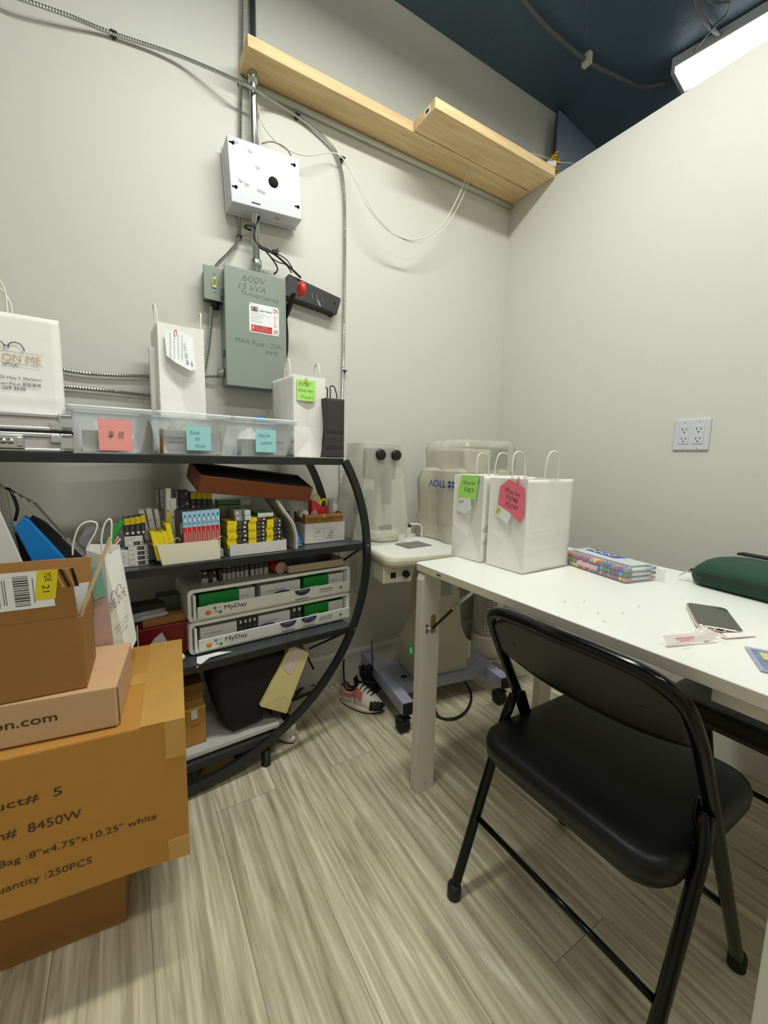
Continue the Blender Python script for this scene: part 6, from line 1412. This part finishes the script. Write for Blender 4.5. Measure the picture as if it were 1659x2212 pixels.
MB().prism([(-.004, .02, .028), (-.020, .012, .010), (-.024, .020, .006), (-.006, .028, .026)], (0, 0, .003), M_alu).build('zip_pull', gb); bx(.05, .12, .130, .160, .0745, .080, M_rubber).build('black_tab', gb)

# phone
c0, c1, c2, c3 = at(1483, 1302, z=.750), at(1566, 1310, z=.750), at(1614, 1362, z=.750), at(1500, 1352, z=.750)
pc = (c0+c1+c2+c3)/4; pdir = ((c0+c1)/2-(c2+c3)/2); ang = math.atan2(pdir.y, pdir.x)
ph_ = thing('smartphone', 'smartphone with a blank grey screen and steel edge lying on the desk', 'phone', (pc.x, pc.y, .7418), ang-PI/2)
def slabr(w_, l_, z0, z1, r, m, e=.001):
    mb = MB(); mb.loft([[V((a, b, z)) for a, b in rrect(w_-2*i_, l_-2*i_, r)] for z, i_ in ((z0, e), (z0+e, 0), (z1-e, 0), (z1, e))], m, smooth=False); return mb
slabr(.071, .146, 0, .0078, .012, mat('steel_phone_edge', (206, 200, 184), .22, .9)).build('frame', ph_); slabr(.0665, .1415, .0076, .0083, .010, M_glass, .0002).build('screen', ph_)
mb = MB(); mb.box(-.005, .005, -.0735, -.0728, .003, .0055, M_hole)
for k in range(5): mb.box(.010+k*.003, .012+k*.003, -.0735, -.0728, .0035, .005, M_hole); mb.box(-.012-k*.003, -.010-k*.003, -.0735, -.0728, .0035, .005, M_hole)
mb.build('ports', ph_)
# wrapper
wr_ = thing('straw_wrapper', 'crumpled white wrapper with red print beside the phone', 'wrapper', (0, 0, .0))
M_wrp = mat('red_striped_wrapper', (238, 228, 226), .5)
a = at(1436, 1388, z=.742); b = at(1530, 1372, z=.748); c_ = at(1548, 1364, z=.752); d_ = at(1630, 1368, z=.743)
def wq(p, q, w_, m, z0, z1, nm):
    dr_ = (q-p); dr_.z = 0; nn = V((-dr_.y, dr_.x, 0)).normalized()*w_; lo_ = V((0, 0, z0)); hi = V((0, 0, z1))
    P = [p-nn+lo_, q-nn*.6+lo_, q+nn*.6+hi, p+nn+hi]; return MB().prism(P, (0, 0, .0006), m).build(nm, wr_)
wq(at(1436, 1392, z=.744), at(1545, 1380, z=.746), .005, M_wrp, 0, .013, 'paper_strip'); wq(at(1560, 1376, z=.743), at(1630, 1372, z=.743), .006, M_wrp, 0, .004, 'paper_strip')
o_ = crumple(.040, .026, .018, M_wrp, 77).build('crumpled_knot', wr_); o_.location = at(1525, 1385, z=.742)
for k, (u, v, u2, v2) in enumerate(((1460, 1379, 1500, 1376), (1470, 1385, 1492, 1382), (1530, 1366, 1552, 1372), (1545, 1362, 1570, 1376))):
    p = at(u, v, z=.7535); q_ = at(u2, v2, z=.7535); MB().tube([p, q_], .0007, M_pnote, curve=False, seg=5).build('red_print_line', wr_)
# card in sleeve
c0 = at(1608, 1397, z=.742); c1 = at(1700, 1405, z=.742); c3 = at(1645, 1452, z=.742)
cd = thing('card_in_sleeve', 'trading card in a clear blue tinted sleeve at the desk edge', 'card', (c0.x, c0.y, .7418), math.atan2(c3.y-c0.y, c3.x-c0.x))
bx(0, .098, 0, .070, 0, .0018, mat('blue_tinted_sleeve', (176, 180, 214), .15, alpha=.7)).build('sleeve', cd, bev=.0005); bx(.009, .090, .006, .064, .0019, .0023, mat('blue_grey_print', (110, 130, 160), .4, var=.4, vscale=40)).build('printed_card', cd)
bx(.02, .05, .014, .03, .0024, .0026, mat('pale_gold_print', (200, 190, 120), .5)).build('card_text', cd)

# ------------------------------------------------------------------ folding chairs
def folding_chair(label, loc, rz):
    """faces +x locally, width along y, origin on the floor at its centre line; front feet x=.44, rear feet x=0"""
    t = thing('folding_chair', label, 'chair', loc, rz)
    W = .205; tp = .745; r = .0125
    def fx(z): return .435-(.435-.040)*(z/tp)       # front tube, leans back as it rises
    # frame: front feet up, across the back and down
    pts = []
    for sg in (-1,):
        pts += [(fx(.012), -W, .012), (fx(.2), -W, .2), (fx(.4), -W, .4), (fx(.56), -W, .56), (fx(.64), -W*.99, .64), (fx(.70)-.002, -W*.93, .700), (fx(.727)-.004, -W*.74, .727)]
    mid_ = [(fx(.735)-.008, -W*.35, .735), (fx(.736)-.014, 0, .737), (fx(.735)-.008, W*.35, .735)]
    pts = pts+mid_+[(x, -y, z) for x, y, z in pts[::-1]]
    MB().tube(pts, r, M_gloss, seg=14, step=.012).build('tube_frame', t)
    # rear legs
    for sg in (-1, 1):
        MB().tube([(.165, sg*(W-.008), .475), (.150, sg*(W+.004), .43), (.0, sg*(W+.004), .012)], r*.95, M_gloss, seg=12, step=.02).build('leg', t)
        for x in (fx(.012), 0.0):
            MB().lathe([(.012, 0), (.0165, .002), (.0165, .03), (.0140, .036)], M_rubber, c=(x+(.004 if x == 0 else -.004), sg*(W if x else W+.004), 0), seg=16).build('foot_cap', t)
        bxk = MB(); pf_ = [(fx(.49)-.012, .498), (fx(.49)+.010, .492), (fx(.44)+.012, .425), (.178, .425), (.160, .46)]; bxk.prism([(x_, sg*(W-.020), z_) for x_, z_ in pf_], (0, sg*.005, 0), M_gloss); bxk.build('hinge_bracket', t, bev=.002)
    MB().tube([(.063, -W, .19), (.063, W, .19)], .0068, M_gloss, curve=False, seg=10).build('crossbar', t); MB().tube([(fx(.2), -W, .2), (fx(.2), W, .2)], .0068, M_gloss, curve=False, seg=10).build('crossbar', t)
    # seat pan and pad
    def ringp(z, ins, f=0): 
        out = []
        for a, b in rrect(.385-2*ins, .392-2*ins, max(.003, .062-max(0, ins)*.9), 8): out.append(V((.238+a, b, z-.022)))
        return out
    mb = MB(); mb.loft([ringp(.388, .012), ringp(.390, .006), ringp(.404, .006)], M_black, smooth=False); mb.build('seat_pan', t)
    mb = MB(); mb.loft([ringp(.4042, .0), ringp(.407, -.005), ringp(.430, -.007), ringp(.444, -.004), ringp(.450, .008), ringp(.4535, .03), ringp(.455, .07), ringp(.4555, .12), ringp(.4556, .18)], M_vinyl); mb.build('seat_pad', t)
    # back panel: bowed sheet between the tubes
    mb = MB(); N = 20; rows = 10; vs = []
    for j in range(rows+1):
        for i in range(N+1):
            y = -W*.985+2*W*.985*i/N; e = (y/W); ztop = .733 if abs(e) < .36 else .733-.065*((abs(e)-.36)/.64)**2.4; zbot = .560+.055*abs(e)**2.0 if False else .592+.030*(abs(e))**3
            z = zbot+(ztop-zbot)*j/rows; x = fx(z)-.002-.016*(1-e*e); vs.append((x, y, z))
    f = [(j*(N+1)+i, j*(N+1)+i+1, (j+1)*(N+1)+i+1, (j+1)*(N+1)+i) for j in range(rows) for i in range(N)]
    mb.add(vs, f, mat('chair_back_enamel', (20, 21, 22), .38), True); mb.build('backrest', t, solid=.004)
    for y in (-.13, 0, .13): MB().lathe([(.0055, -.0), (.0055, .004)], M_rubber, c=(fx(.66)-.002-.016*(1-(y/W)**2)-.006, y, .664), axis='x', seg=12).build('rivet', t)
    return t
folding_chair('near black folding chair with padded seat, pulled out from the desk', (.625, .449, 0), 0)
folding_chair('far black folding chair tucked on the wall side of the desk', (1.690, .325, 0), PI)
